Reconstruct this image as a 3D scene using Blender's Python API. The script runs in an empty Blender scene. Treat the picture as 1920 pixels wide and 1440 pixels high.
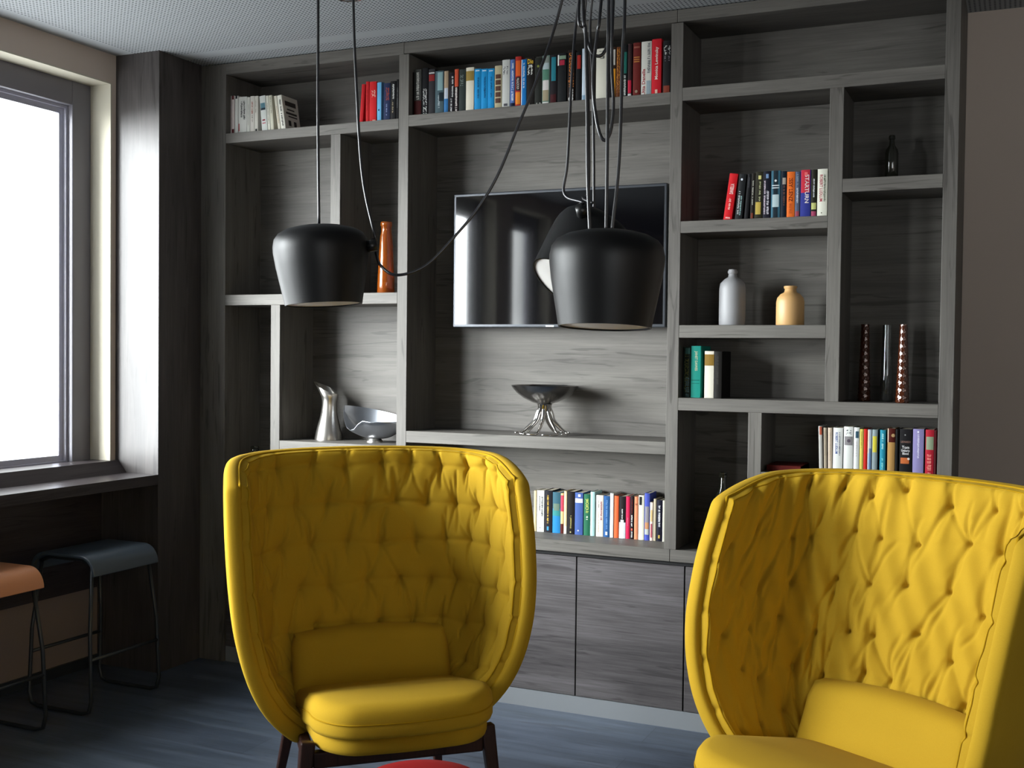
import bpy, bmesh, math, random
import numpy as np
from mathutils import Vector, Matrix, noise
S = bpy.context.scene
C = S.collection
PI = math.pi

# ---------------------------------------------------------------- camera, world, exposure
cam = bpy.data.cameras.new('camera'); co = bpy.data.objects.new('camera', cam); C.objects.link(co)
cam.sensor_width = 36; cam.lens = 39.574; cam.clip_start = .05
_R = Vector((0.91141, 0.411356, 0.010842)); _U = Vector((-0.020423, 0.018904, 0.999613)); _F = Vector((-0.410992, 0.911279, -0.025631))
co.matrix_world = Matrix(((_R.x, _U.x, -_F.x, 0), (_R.y, _U.y, -_F.y, -4.0), (_R.z, _U.z, -_F.z, 1.372), (0, 0, 0, 1)))
S.camera = co
S.view_settings.view_transform = 'Standard'; S.view_settings.look = 'None'
S.view_settings.exposure = -0.32; S.view_settings.gamma = 1; S.view_settings.use_curve_mapping = False

w = bpy.data.worlds.new('sky'); S.world = w; w.use_nodes = True
nt = w.node_tree; nt.nodes.clear()
bg = nt.nodes.new('ShaderNodeBackground'); wo = nt.nodes.new('ShaderNodeOutputWorld')
tc = nt.nodes.new('ShaderNodeTexCoord'); sx = nt.nodes.new('ShaderNodeSeparateXYZ'); nt.links.new(tc.outputs['Generated'], sx.inputs[0])
def wm(op, *a):
    k = nt.nodes.new('ShaderNodeMath'); k.operation = op
    for i, v in enumerate(a):
        if isinstance(v, (int, float)): k.inputs[i].default_value = v
        else: nt.links.new(v, k.inputs[i])
    return k.outputs[0]
def wstep(v, a, b):
    k = nt.nodes.new('ShaderNodeMapRange'); k.interpolation_type = 'SMOOTHSTEP'; k.inputs['From Min'].default_value = a; k.inputs['From Max'].default_value = b
    nt.links.new(v, k.inputs['Value']); return k.outputs[0]
DX, DY, DZ = sx.outputs['X'], sx.outputs['Y'], sx.outputs['Z']
hl = wm('SQRT', wm('ADD', wm('MULTIPLY', DX, DX), wm('ADD', wm('MULTIPLY', DY, DY), .0001)))
th = math.radians(25)
side = wstep(wm('DIVIDE', wm('ADD', wm('MULTIPLY', DX, -math.cos(th)), wm('MULTIPLY', DY, math.sin(th))), hl), -.03, .05)
# hazy bright sector of the sky, half hidden behind the dark house fronts down the street
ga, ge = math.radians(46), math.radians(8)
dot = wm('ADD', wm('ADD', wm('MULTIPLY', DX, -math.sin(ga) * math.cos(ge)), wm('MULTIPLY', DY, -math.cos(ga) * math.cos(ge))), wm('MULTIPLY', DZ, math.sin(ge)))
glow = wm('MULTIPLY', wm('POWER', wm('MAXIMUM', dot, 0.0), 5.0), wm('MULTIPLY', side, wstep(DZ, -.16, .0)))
above = wstep(DZ, -.03, .05)
nz = nt.nodes.new('ShaderNodeTexNoise'); nz.inputs['Scale'].default_value = 9; nz.inputs['Detail'].default_value = 4
mpn = nt.nodes.new('ShaderNodeMapping'); mpn.inputs['Scale'].default_value = (3, 3, .5); nt.links.new(tc.outputs['Generated'], mpn.inputs[0]); nt.links.new(mpn.outputs[0], nz.inputs['Vector'])
street = wm('MULTIPLY', wm('SUBTRACT', 1.0, side), wm('MULTIPLY', wstep(nz.outputs[0], .5, .62), 4.0))
east = wm('MULTIPLY', wm('MULTIPLY', above, wstep(DX, .0, .3)), 3.6)  # extra sky brightness added to feed the fill window behind the camera
base = wm('ADD', wm('MULTIPLY', above, wm('MULTIPLY_ADD', side, 4.5 * .85, 4.5 * .15)), wm('MULTIPLY', wm('SUBTRACT', 1.0, above), 10))
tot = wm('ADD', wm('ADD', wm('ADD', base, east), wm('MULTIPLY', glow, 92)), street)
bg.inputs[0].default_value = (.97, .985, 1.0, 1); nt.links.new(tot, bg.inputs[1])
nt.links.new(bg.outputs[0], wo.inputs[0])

def portal(y0, y1, z0, z1, x=-3.80):
    l = bpy.data.lights.new('window_daylight', 'AREA'); l.shape = 'RECTANGLE'; l.size = z1 - z0; l.size_y = y1 - y0
    l.cycles.is_portal = True
    o = bpy.data.objects.new('window_daylight', l); C.objects.link(o)
    o.location = (x, (y0 + y1) / 2, (z0 + z1) / 2); o.rotation_euler = (0, -PI / 2, 0)
WIN = [(-3.25, -.30, .785, 2.512), (-4.30, -3.55, .785, 2.512)]
for y0, y1, z0, z1 in WIN: portal(y0, y1, z0, z1)
l = bpy.data.lights.new('window_daylight', 'AREA'); l.shape = 'RECTANGLE'; l.size = 2.6; l.size_y = 1.62; l.cycles.is_portal = True
o = bpy.data.objects.new('window_daylight', l); C.objects.link(o); o.location = (2.6, -7.36, 1.702); o.rotation_euler = (PI / 2, 0, 0)  # portal of the added fill window in the front wall

# ---------------------------------------------------------------- helpers
def hexc(h):
    c = [int(h[i:i + 2], 16) / 255 for i in (0, 2, 4)]
    return tuple([(v / 12.92 if v <= .04045 else ((v + .055) / 1.055) ** 2.4) for v in c] + [1])
def mat(name, col, rough=.5, metal=0, spec=.5, **k):
    m = bpy.data.materials.new(name); m.use_nodes = True
    b = m.node_tree.nodes['Principled BSDF']
    b.inputs['Base Color'].default_value = hexc(col) if isinstance(col, str) else (*col, 1)
    b.inputs['Roughness'].default_value = rough; b.inputs['Metallic'].default_value = metal
    b.inputs['Specular IOR Level'].default_value = spec
    for kk, v in k.items(): b.inputs[kk.replace('_', ' ')].default_value = v
    return m
def nodes(m): return m.node_tree.nodes, m.node_tree.links, m.node_tree.nodes['Principled BSDF']
def wood(name, dark, mid, light, axis, rough=.53, bump=.15, spec=.21):
    """grain runs along axis (x, y or z) in object space"""
    m = mat(name, mid, rough, spec=spec); N, L, b = nodes(m)
    tc = N.new('ShaderNodeTexCoord')
    def mp(s_along, s_across):
        k = N.new('ShaderNodeMapping'); sc = [s_across] * 3; sc['xyz'.index(axis)] = s_along
        k.inputs['Scale'].default_value = sc; L.new(tc.outputs['Object'], k.inputs['Vector']); return k
    n1 = N.new('ShaderNodeTexNoise'); n1.inputs['Scale'].default_value = 1; n1.inputs['Detail'].default_value = 5
    n1.inputs['Distortion'].default_value = .6; L.new(mp(1.6, 14).outputs[0], n1.inputs['Vector'])
    n2 = N.new('ShaderNodeTexNoise'); n2.inputs['Scale'].default_value = 1; n2.inputs['Detail'].default_value = 6
    n2.inputs['Roughness'].default_value = .7; L.new(mp(5, 220).outputs[0], n2.inputs['Vector'])
    n3 = N.new('ShaderNodeTexNoise'); n3.inputs['Scale'].default_value = 1; n3.inputs['Detail'].default_value = 3
    n3.inputs['Distortion'].default_value = 1.5; L.new(mp(2.5, 34).outputs[0], n3.inputs['Vector'])
    r = N.new('ShaderNodeValToRGB'); r.color_ramp.elements[0].position = .30; r.color_ramp.elements[1].position = .70
    r.color_ramp.elements[0].color = hexc(dark); r.color_ramp.elements[1].color = hexc(light)
    q = r.color_ramp.elements.new(.5); q.color = hexc(mid)
    a = N.new('ShaderNodeMath'); a.operation = 'MULTIPLY_ADD'; a.inputs[1].default_value = .45
    a2 = N.new('ShaderNodeMath'); a2.operation = 'MULTIPLY'; a2.inputs[1].default_value = .55
    L.new(n1.outputs[0], a2.inputs[0]); L.new(n2.outputs[0], a.inputs[0]); L.new(a2.outputs[0], a.inputs[2])
    L.new(a.outputs[0], r.inputs[0])
    k = N.new('ShaderNodeValToRGB'); k.color_ramp.elements[0].position = .33; k.color_ramp.elements[1].position = .40
    k.color_ramp.elements[0].color = (.55, .54, .54, 1); k.color_ramp.elements[1].color = (1, 1, 1, 1)
    L.new(n3.outputs[0], k.inputs[0])
    mx = N.new('ShaderNodeMix'); mx.data_type = 'RGBA'; mx.blend_type = 'MULTIPLY'; mx.inputs[0].default_value = .8
    L.new(r.outputs[0], mx.inputs[6]); L.new(k.outputs[0], mx.inputs[7]); L.new(mx.outputs[2], b.inputs['Base Color'])
    bp = N.new('ShaderNodeBump'); bp.inputs['Strength'].default_value = bump; bp.inputs['Distance'].default_value = .001
    L.new(n2.outputs[0], bp.inputs['Height']); L.new(bp.outputs[0], b.inputs['Normal'])
    return m
def plaster(name, col, rough=.85):
    m = mat(name, col, rough, spec=.2); N, L, b = nodes(m)
    tc = N.new('ShaderNodeTexCoord'); n = N.new('ShaderNodeTexNoise'); n.inputs['Scale'].default_value = 160; n.inputs['Detail'].default_value = 4
    L.new(tc.outputs['Object'], n.inputs['Vector']); bp = N.new('ShaderNodeBump'); bp.inputs['Strength'].default_value = .12; bp.inputs['Distance'].default_value = .002
    L.new(n.outputs[0], bp.inputs['Height']); L.new(bp.outputs[0], b.inputs['Normal']); return m
def fabric(name, col, col2):
    m = mat(name, col, .9, spec=.06); N, L, b = nodes(m)
    b.inputs['Sheen Weight'].default_value = .03; b.inputs['Sheen Roughness'].default_value = .5
    b.inputs['Sheen Tint'].default_value = (1, .88, .45, 1)
    tc = N.new('ShaderNodeTexCoord')
    n = N.new('ShaderNodeTexNoise'); n.inputs['Scale'].default_value = 420; n.inputs['Detail'].default_value = 2
    n2 = N.new('ShaderNodeTexNoise'); n2.inputs['Scale'].default_value = 6; n2.inputs['Detail'].default_value = 3
    L.new(tc.outputs['Object'], n.inputs['Vector']); L.new(tc.outputs['Object'], n2.inputs['Vector'])
    r = N.new('ShaderNodeMix'); r.data_type = 'RGBA'; r.inputs[6].default_value = hexc(col); r.inputs[7].default_value = hexc(col2)
    a = N.new('ShaderNodeMath'); a.operation = 'MULTIPLY_ADD'; a.inputs[1].default_value = .5
    h = N.new('ShaderNodeMath'); h.operation = 'MULTIPLY'; h.inputs[1].default_value = .5
    L.new(n2.outputs[0], h.inputs[0]); L.new(n.outputs[0], a.inputs[0]); L.new(h.outputs[0], a.inputs[2])
    L.new(a.outputs[0], r.inputs[0]); L.new(r.outputs[2], b.inputs['Base Color'])
    bp = N.new('ShaderNodeBump'); bp.inputs['Strength'].default_value = .25; bp.inputs['Distance'].default_value = .001
    L.new(n.outputs[0], bp.inputs['Height']); L.new(bp.outputs[0], b.inputs['Normal']); return m

def link(name, V, Fc, m, parent=None, smooth=False, mods=()):
    me = bpy.data.meshes.new(name); me.from_pydata([tuple(v) for v in V], [], [tuple(f) for f in Fc]); me.update()
    if m: me.materials.append(m)
    if smooth:
        for p in me.polygons: p.use_smooth = True
    o = bpy.data.objects.new(name, me); C.objects.link(o)
    if parent: o.parent = parent
    return o
class MB:
    def __init__(s): s.V = []; s.F = []
    def add(s, V, F):
        n = len(s.V); s.V += [tuple(v) for v in V]; s.F += [tuple(i + n for i in f) for f in F]; return s
    def box(s, x0, x1, y0, y1, z0, z1):
        V = [(x, y, z) for z in (z0, z1) for y in (y0, y1) for x in (x0, x1)]
        return s.add(V, [(0, 2, 3, 1), (4, 5, 7, 6), (0, 1, 5, 4), (2, 6, 7, 3), (0, 4, 6, 2), (1, 3, 7, 5)])
    def rings(s, R, cap0=True, cap1=True, closed=True):
        n = len(R[0]); V = [p for r in R for p in r]; F = []
        for i in range(len(R) - 1):
            for j in range(n if closed else n - 1):
                k = (j + 1) % n; F.append((i * n + j, i * n + k, (i + 1) * n + k, (i + 1) * n + j))
        if cap0: F.append(tuple(reversed(range(n))))
        if cap1: F.append(tuple((len(R) - 1) * n + j for j in range(n)))
        return s.add(V, F)
    def lathe(s, prof, cx=0, cy=0, n=40, fn=None, cap0=True, cap1=True):
        R = []
        for r, z in prof:
            ring = []
            for j in range(n):
                a = 2 * PI * j / n; rr = r * (fn(a, z) if fn else 1)
                ring.append((cx + rr * math.cos(a), cy + rr * math.sin(a), z))
            R.append(ring)
        return s.rings(R, cap0, cap1)
    def tube(s, P, r, n=10, close=False):
        P = [Vector(p) for p in P]; R = []; up = None
        for i, p in enumerate(P):
            if close: t = (P[(i + 1) % len(P)] - P[i - 1])
            else: t = (P[min(i + 1, len(P) - 1)] - P[max(i - 1, 0)])
            t.normalize()
            if up is None:
                up = Vector((0, 0, 1)) if abs(t.z) < .9 else Vector((1, 0, 0))
            a = (up - t * up.dot(t)).normalized(); b = t.cross(a); up = a
            rr = r[i] if hasattr(r, '__len__') else r
            R.append([p + a * rr * math.cos(2 * PI * j / n) + b * rr * math.sin(2 * PI * j / n) for j in range(n)])
        if close: R.append(R[0]); return s.rings(R, False, False)
        return s.rings(R)
    def build(s, name, m, parent=None, smooth=False, off=(0, 0, 0)):
        V = [(v[0] - off[0], v[1] - off[1], v[2] - off[2]) for v in s.V]
        return link(name, V, s.F, m, parent, smooth)
def fixn(o, auto=None):
    bm = bmesh.new(); bm.from_mesh(o.data); bmesh.ops.recalc_face_normals(bm, faces=bm.faces[:]); bm.to_mesh(o.data); bm.free(); return o
def bevel(o, wd, seg=2):
    b = o.modifiers.new('bevel', 'BEVEL'); b.width = wd; b.segments = seg; b.limit_method = 'ANGLE'; b.angle_limit = math.radians(35); return o
def subsurf(o, n=1):
    b = o.modifiers.new('smooth', 'SUBSURF'); b.levels = n; b.render_levels = n; return o
def smooth_by_angle(o, deg=40):
    me = o.data
    bm = bmesh.new(); bm.from_mesh(me)
    for f in bm.faces: f.smooth = True
    for ed in bm.edges:
        if len(ed.link_faces) == 2 and ed.calc_face_angle(0) > math.radians(deg): ed.smooth = False
    bm.to_mesh(me); bm.free(); return o
def spline(P, n=12):
    P = [Vector(p) for p in P]; out = []
    for i in range(len(P) - 1):
        a = P[i - 1] if i else P[0] * 2 - P[1]; b = P[i]; c = P[i + 1]; d = P[i + 2] if i + 2 < len(P) else P[-1] * 2 - P[-2]
        for k in range(n):
            t = k / n
            out.append(.5 * ((2 * b) + (c - a) * t + (2 * a - 5 * b + 4 * c - d) * t * t + (3 * b - a - 3 * c + d) * t ** 3))
    out.append(P[-1]); return out
def empty(name, loc, label, cat, group=None, rz=0):
    o = bpy.data.objects.new(name, None); C.objects.link(o); o.empty_display_size = .1
    o.location = loc; o.rotation_euler = (0, 0, rz); return tag(o, label, cat, group)
def tag(o, label, cat, group=None):
    o['label'] = label; o['category'] = cat
    if group: o['group'] = group
    return o
def struct(o): o['kind'] = 'structure'; return o

# ---------------------------------------------------------------- materials
WD, WM, WL = '474441', '575450', '67645f'
M = dict(
    wx=wood('grey_oak_laminate_horizontal', WD, WM, WL, 'x'),
    door=wood('dark_grained_oak_doors', '2b292a', '474445', '5e5b5d', 'x'),
    wz=wood('grey_oak_laminate_vertical', WD, WM, WL, 'z'),
    wy=wood('grey_oak_laminate_lengthwise', '262223', '342f30', '423d3e', 'y', rough=.3),
    pier=wood('dark_oak_cladding', '322f2f', '403c3b', '534f4d', 'z', rough=.46, spec=.36),
    ceil_=None, taupe=plaster('taupe_wall_paint', 'b8aba0'), pale=plaster('pale_wall_paint', 'e8e4dc'), lowwall=plaster('beige_wall_paint', '7c6f68'),
    reveal=plaster('cream_reveal_paint', 'b4afa0'),
    frame=mat('grey_window_profile', '6b6970', .4), seal=mat('pale_aluminium_profile', 'b4b4c0', .35, .6),
    plinth=mat('pale_grey_plinth', '6e7276', .5), gap=mat('black_gap', '0a0a0c', .9),
    black=mat('satin_black_lacquer', '0b0b0c', .42, spec=.32), cord=mat('black_textile_cord', '0e0d14', .33, spec=.8),
    clampm=mat('black_plastic', '101010', .35), white=mat('white_diffuser', 'f2f0ec', .5),
    tvf=mat('dark_grey_tv_bezel', '3a3d42', .3, .5), screen=mat('glossy_black_screen', '040406', .045, spec=.9),
    silver=mat('brushed_silver', 'b8b4ae', .32, 1), pewter=mat('dark_pewter', '8e8c8a', .24, 1), chrome=mat('polished_chrome', 'd8d4d0', .12, 1),
    greyst=mat('grey_stoneware', '88888a', .55), tanst=mat('tan_stoneware', 'b08a58', .5),
    walnut=wood('dark_walnut', '1c0f0c', '2e1a15', '3e241c', 'z', rough=.4),
    yellow=fabric('mustard_yellow_wool', 'a38020', 'b5932a'), yedge=fabric('yellow_piping', '98740e', 'a88418'),
    red=fabric('red_wool', '7a1010', '901616'),
    stool_b=mat('slate_blue_plywood', '3a444e', .42), stool_o=mat('terracotta_plywood', 'b67c58', .42),
    rod=mat('dark_grey_steel', '2c3034', .4, .3), pages=mat('book_pages', 'b4ab96', .9),
)
M['red'].node_tree.nodes['Principled BSDF'].inputs['Sheen Tint'].default_value = (1, .3, .3, 1)
def glassy(name, col, rough=.06, alpha_mix=.5):
    m = mat(name, col, rough, spec=.8); b = nodes(m)[2]
    b.inputs['Transmission Weight'].default_value = alpha_mix; b.inputs['IOR'].default_value = 1.5; return m
M['amber'] = glassy('amber_glass', 'c86a20', .08, .75)
M['dkglass'] = glassy('smoky_dark_glass', '2a2a22', .05, .5)
M['clear'] = glassy('clear_glass', 'd0d4d4', .03, 1.0)
M['copper'] = mat('copper_amber_hobnail_glass', '421d0b', .12, .2, spec=.8)

# perforated ceiling board
m = mat('perforated_ceiling_board', 'b4b8ba', .8, spec=.2); N, L, b = nodes(m)
tc = N.new('ShaderNodeTexCoord'); sp = N.new('ShaderNodeSeparateXYZ'); L.new(tc.outputs['Object'], sp.inputs[0])
def mth(op, a, b_=None, c=None):
    k = N.new('ShaderNodeMath'); k.operation = op
    for i, v in enumerate((a, b_, c)):
        if v is None: continue
        if isinstance(v, (int, float)): k.inputs[i].default_value = v
        else: L.new(v, k.inputs[i])
    return k.outputs[0]
PITCH = .0165
u = mth('SUBTRACT', mth('FRACT', mth('DIVIDE', sp.outputs['X'], PITCH)), .5)
v = mth('SUBTRACT', mth('FRACT', mth('DIVIDE', sp.outputs['Y'], PITCH)), .5)
d = mth('SQRT', mth('ADD', mth('MULTIPLY', u, u), mth('MULTIPLY', v, v)))
hole = mth('LESS_THAN', d, .24)
inside = mth('GREATER_THAN', sp.outputs['X'], -3.46)
band = mth('GREATER_THAN', mth('ABSOLUTE', mth('ADD', sp.outputs['Y'], .14)), .035)
hole = mth('MULTIPLY', hole, mth('MULTIPLY', inside, band))
mx = N.new('ShaderNodeMix'); mx.data_type = 'RGBA'; mx.inputs[6].default_value = hexc('9fa3a6'); mx.inputs[7].default_value = hexc('2c2e30')
L.new(hole, mx.inputs[0]); L.new(mx.outputs[2], b.inputs['Base Color']); M['ceil_'] = m

# vinyl plank floor
m = wood('grey_vinyl_planks', '30363e', '485260', '626c7c', 'x', rough=.31, bump=.12, spec=.5); M['floor'] = m
N, L, b = nodes(m)
br = N.new('ShaderNodeTexBrick'); br.inputs['Scale'].default_value = 1; br.inputs['Mortar Size'].default_value = .0012
br.inputs['Brick Width'].default_value = 1.2; br.inputs['Row Height'].default_value = .18
br.inputs['Color1'].default_value = (1, 1, 1, 1); br.inputs['Color2'].default_value = (.78, .78, .80, 1); br.inputs['Mortar'].default_value = (.4, .4, .42, 1)
tc = N.new('ShaderNodeTexCoord'); L.new(tc.outputs['Object'], br.inputs['Vector'])
src = b.inputs['Base Color'].links[0].from_socket
mx = N.new('ShaderNodeMix'); mx.data_type = 'RGBA'; mx.blend_type = 'MULTIPLY'; mx.inputs[0].default_value = 1
L.new(src, mx.inputs[6]); L.new(br.outputs[0], mx.inputs[7]); L.new(mx.outputs[2], b.inputs['Base Color'])

# window pane: clear, with a little mirror reflection
m = bpy.data.materials.new('window_glass'); m.use_nodes = True; N = m.node_tree.nodes; L = m.node_tree.links; N.clear()
o_ = N.new('ShaderNodeOutputMaterial'); t_ = N.new('ShaderNodeBsdfTransparent'); g_ = N.new('ShaderNodeBsdfGlossy'); g_.inputs['Roughness'].default_value = .02
x_ = N.new('ShaderNodeMixShader'); x_.inputs[0].default_value = .06; t_.inputs[0].default_value = (.96, .98, .98, 1)
L.new(t_.outputs[0], x_.inputs[1]); L.new(g_.outputs[0], x_.inputs[2]); L.new(x_.outputs[0], o_.inputs[0]); M['pane'] = m

# ---------------------------------------------------------------- room shell
CZ = 2.637
XW, XO, XR, YB_, YF_ = -3.563, -3.80, 4.2, .45, -7.2
struct(MB().box(-3.9, XR + .15, YF_ - .15, YB_ + .15, -.12, 0).build('floor', M['floor']))
struct(MB().box(-3.9, XR + .15, YF_ - .15, YB_ + .15, CZ, CZ + .12).build('ceiling', M['ceil_']))
struct(MB().box(-3.9, XR + .15, YB_, YB_ + .15, 0, CZ).build('wall_back', M['taupe']))
struct(MB().box(XR, XR + .15, YF_, YB_, 0, CZ).build('wall_right', M['taupe']))
fw = MB(); fw.box(-3.9, 1.3, YF_ - .15, YF_, 0, CZ); fw.box(3.9, XR + .15, YF_ - .15, YF_, 0, CZ); fw.box(1.3, 3.9, YF_ - .15, YF_, 0, .892); fw.box(1.3, 3.9, YF_ - .15, YF_, 2.512, CZ)
struct(fw.build('wall_front', M['pale']))
t = struct(bpy.data.objects.new('window_3', None)); C.objects.link(t); t.location = (2.6, YF_ - .08, .892); f = MB(); a_, b_ = YF_ - .11, YF_ - .05  # unseen window added behind the camera to bring in fill light
for x0, x1, z0, z1 in ((1.3, 1.38, .892, 2.512), (3.82, 3.9, .892, 2.512), (2.56, 2.64, .972, 2.432), (1.38, 3.82, .892, .972), (1.38, 3.82, 2.432, 2.512)): f.box(x0, x1, a_, b_, z0, z1)
f.build('window_frame', M['frame'], t, off=t.location)
MB().box(1.38, 3.82, YF_ - .083, YF_ - .077, .972, 2.432).build('glass_pane', M['pane'], t, off=t.location)
# window wall with its openings; below the sill it stands 10 cm further back
wb = MB(); ys = [YF_] + [v for w_ in sorted(WIN) for v in w_[:2]] + [YB_]
for i in range(0, len(ys), 2): wb.box(XO, XW, ys[i], ys[i + 1], .785, CZ)
for y0, y1, z0, z1 in WIN:
    wb.box(XO, XW, y0, y1, z1, CZ)
struct(wb.build('wall_left', M['taupe']))
struct(MB().box(XO, -3.665, YF_, YB_, 0, .785).build('wall_left_lower', M['lowwall']))
struct(MB().box(-3.665, -3.650, YF_, -.27, 0, .045).build('baseboard_left', M['rod']))
struct(MB().box(-.19, XR, YB_ - .014, YB_, 0, .07).build('baseboard_back', M['taupe']))
for n, (y0, y1, z0, z1) in enumerate(WIN):
    t = struct(bpy.data.objects.new('window_%d' % (n + 1), None)); C.objects.link(t); t.location = (-3.7, (y0 + y1) / 2, z0)
    off = t.location; x0, x1 = -3.755, -3.675; f = MB(); g = .104
    f.box(x0, x1, y0, y0 + g, z0, z1); f.box(x0, x1, y1 - g, y1, z0, z1); f.box(x0, x1, y0 + g, y1 - g, z1 - g, z1); f.box(x0, x1, y0 + g, y1 - g, z0, z0 + g)
    mids = []
    if y1 - y0 > 2: mids = [-1.9]
    for ym in mids: f.box(x0, x1, ym - .07, ym + .07, z0 + g, z1 - g)
    bevel(f.build('window_frame', M['frame'], t, off=off), .004)
    s = MB(); edges = [y0 + g] + [q for ym in mids for q in (ym - .07, ym + .07)] + [y1 - g]
    for i in range(0, len(edges), 2):
        a, b2 = edges[i], edges[i + 1]
        for k, (d0, d1, xx0, xx1) in enumerate(((0, .013, -3.73, -3.70), (.013, .036, -3.745, -3.715))):
            s.box(xx0, xx1, a + d0, a + d1, z0 + g, z1 - g); s.box(xx0, xx1, b2 - d1, b2 - d0, z0 + g, z1 - g)
            s.box(xx0, xx1, a + d1, b2 - d1, z1 - g - d1, z1 - g - d0); s.box(xx0, xx1, a + d1, b2 - d1, z0 + g + d0, z0 + g + d1)
    s.build('glazing_bead', M['seal'], t, off=off)
    s = MB()
    for i in range(0, len(edges), 2): s.box(-3.736, -3.730, edges[i] + .02, edges[i + 1] - .02, z0 + g + .02, z1 - g - .02)
    s.build('glass_pane', M['pane'], t, off=off)
    s = MB()                                                            # painted reveal lining
    s.box(-3.675, XW + .001, y1 - .002, y1 + .004, z0, z1); s.box(-3.675, XW + .001, y0 - .004, y0 + .002, z0, z1); s.box(-3.675, XW + .001, y0, y1, z1 - .002, z1 + .004)
    s.build('window_reveal', M['reveal'], t, off=off)
# clad pier beside the window
p = MB().box(-3.665, -3.326, -.27, -.001, 0, CZ).build('trim_1', M['pier']); struct(p)

# counter under the window
t = empty('window_counter', (-3.45, -3.5, .80), 'long dark wooden counter running under the bright window', 'counter')
off = t.location
MB().box(-3.66, -3.326, -6.9, -.271, .806, .848).build('countertop', M['wy'], t, off=off)
v = MB().rings([[(-3.498, y, .848), (-3.545, y, .900), (-3.66, y, .900), (-3.66, y, .848)] for y in (-6.9, -.271)])
fixn(v.build('upstand', M['wy'], t, off=off))
MB().box(-3.664, -3.64, -6.9, -.271, .345, .806).build('apron_panel', M['wy'], t, off=off)

# ---------------------------------------------------------------- built-in wall unit
bc = empty('shelf_wall_unit', (-1.76, .13, .604), 'tall built-in grey oak shelving wall with open bays around the television', 'bookcase')
off = bc.location
def board(nm, x0, x1, z0, z1, mt, y0=0.0, y1=.25):
    o = MB().box(x0, x1, y0, y1, z0, z1).build(nm, mt, bc, off=off); return bevel(o, .0012, 1)
Z0, ZT = .619, CZ - .004
board('side_panel', -3.332, -3.193, 0, ZT, M['wz'])
board('upright', -2.322, -2.276, .664, 2.5855, M['wz'])
board('upright', -1.182, -1.137, .664, 2.5855, M['wz'])
o = MB().box(-.245, -.199, 0, .445, Z0, ZT).build('side_panel', M['wz'], bc, off=off); bevel(o, .0012, 1)
board('top_rail', -3.193, -2.2995, 2.5855, ZT, M['wx'])
board('top_rail', -2.2985, -1.1605, 2.5885, ZT, M['wx'])
board('top_rail', -1.1595, -.245, 2.5885, ZT, M['wx'])
board('base_board', -3.193, -1.1605, Z0, .664, M['wx'])
board('base_board', -1.1595, -.245, Z0, .664, M['wx'])
board('shelf', -3.193, -2.322, 2.286, 2.329, M['wx'])
board('divider', -2.648, -2.600, 1.623, 2.286, M['wz'])
board('shelf', -3.193, -2.322, 1.577, 1.623, M['wx'])
board('divider', -2.948, -2.900, .664, 1.577, M['wz'])
board('shelf', -2.900, -2.322, .948, .994, M['wx'])
board('shelf', -2.276, -1.182, 2.293, 2.338, M['wx'])
board('shelf', -2.276, -1.182, 1.012, 1.059, M['wx'])
board('shelf', -1.137, -.245, 2.302, 2.349, M['wx'])
board('divider', -.615, -.568, 1.223, 2.302, M['wz'])
board('shelf', -.568, -.245, 1.943, 1.989, M['wx'])
board('shelf', -1.137, -.615, 1.823, 1.866, M['wx'])
board('shelf', -1.137, -.615, 1.442, 1.488, M['wx'])
board('shelf', -1.137, -.245, 1.177, 1.223, M['wx'])
board('divider', -.879, -.831, .664, 1.177, M['wz'])
board('shelf', -.831, -.245, .925, .967, M['wx'])
MB().box(-3.193, -.245, .25, .27, Z0, ZT).build('back_panel', M['wx'], bc, off=off)

bs = empty('base_cabinet', (-1.76, .13, 0), 'low grey oak cupboard row with flat doors under the shelving', 'cabinet')
off = bs.location
MB().box(-3.192, -.199, .030, .445, .067, .618).build('carcass', M['gap'], bs, off=off)
MB().box(-3.192, -.199, .012, .030, 0, .067).build('plinth', M['plinth'], bs, off=off)
MB().box(-3.192, -.199, .010, .030, .606, .6185).build('shadow_rail', M['gap'], bs, off=off)
xs = [-3.191, -2.80, -2.376, -1.952, -1.529, -1.105, -.68, -.201]
for i in range(len(xs) - 1):
    bevel(MB().box(xs[i] + .0025, xs[i + 1] - .0025, .010, .029, .069, .603).build('door', M['door'], bs, off=off), .001, 1)

# ---------------------------------------------------------------- television
tv = empty('television', (-1.698, .2, 1.485), 'black wall mounted flat television with window reflections', 'television'); off = tv.location
bevel(MB().box(-2.155, -1.24, .17, .205, 1.484, 2.036).build('casing', M['tvf'], tv, off=off), .004)
MB().box(-2.143, -1.252, .1685, .172, 1.497, 2.024).build('screen', M['screen'], tv, off=off)
MB().box(-1.85, -1.55, .205, .2495, 1.6, 1.9).build('wall_mount', M['clampm'], tv, off=off)
MB().box(-1.735, -1.700, .1685, .172, 1.4875, 1.4925).build('badge', mat('pale_badge', 'c8ccd0', .3, .5), tv, off=off)

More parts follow.
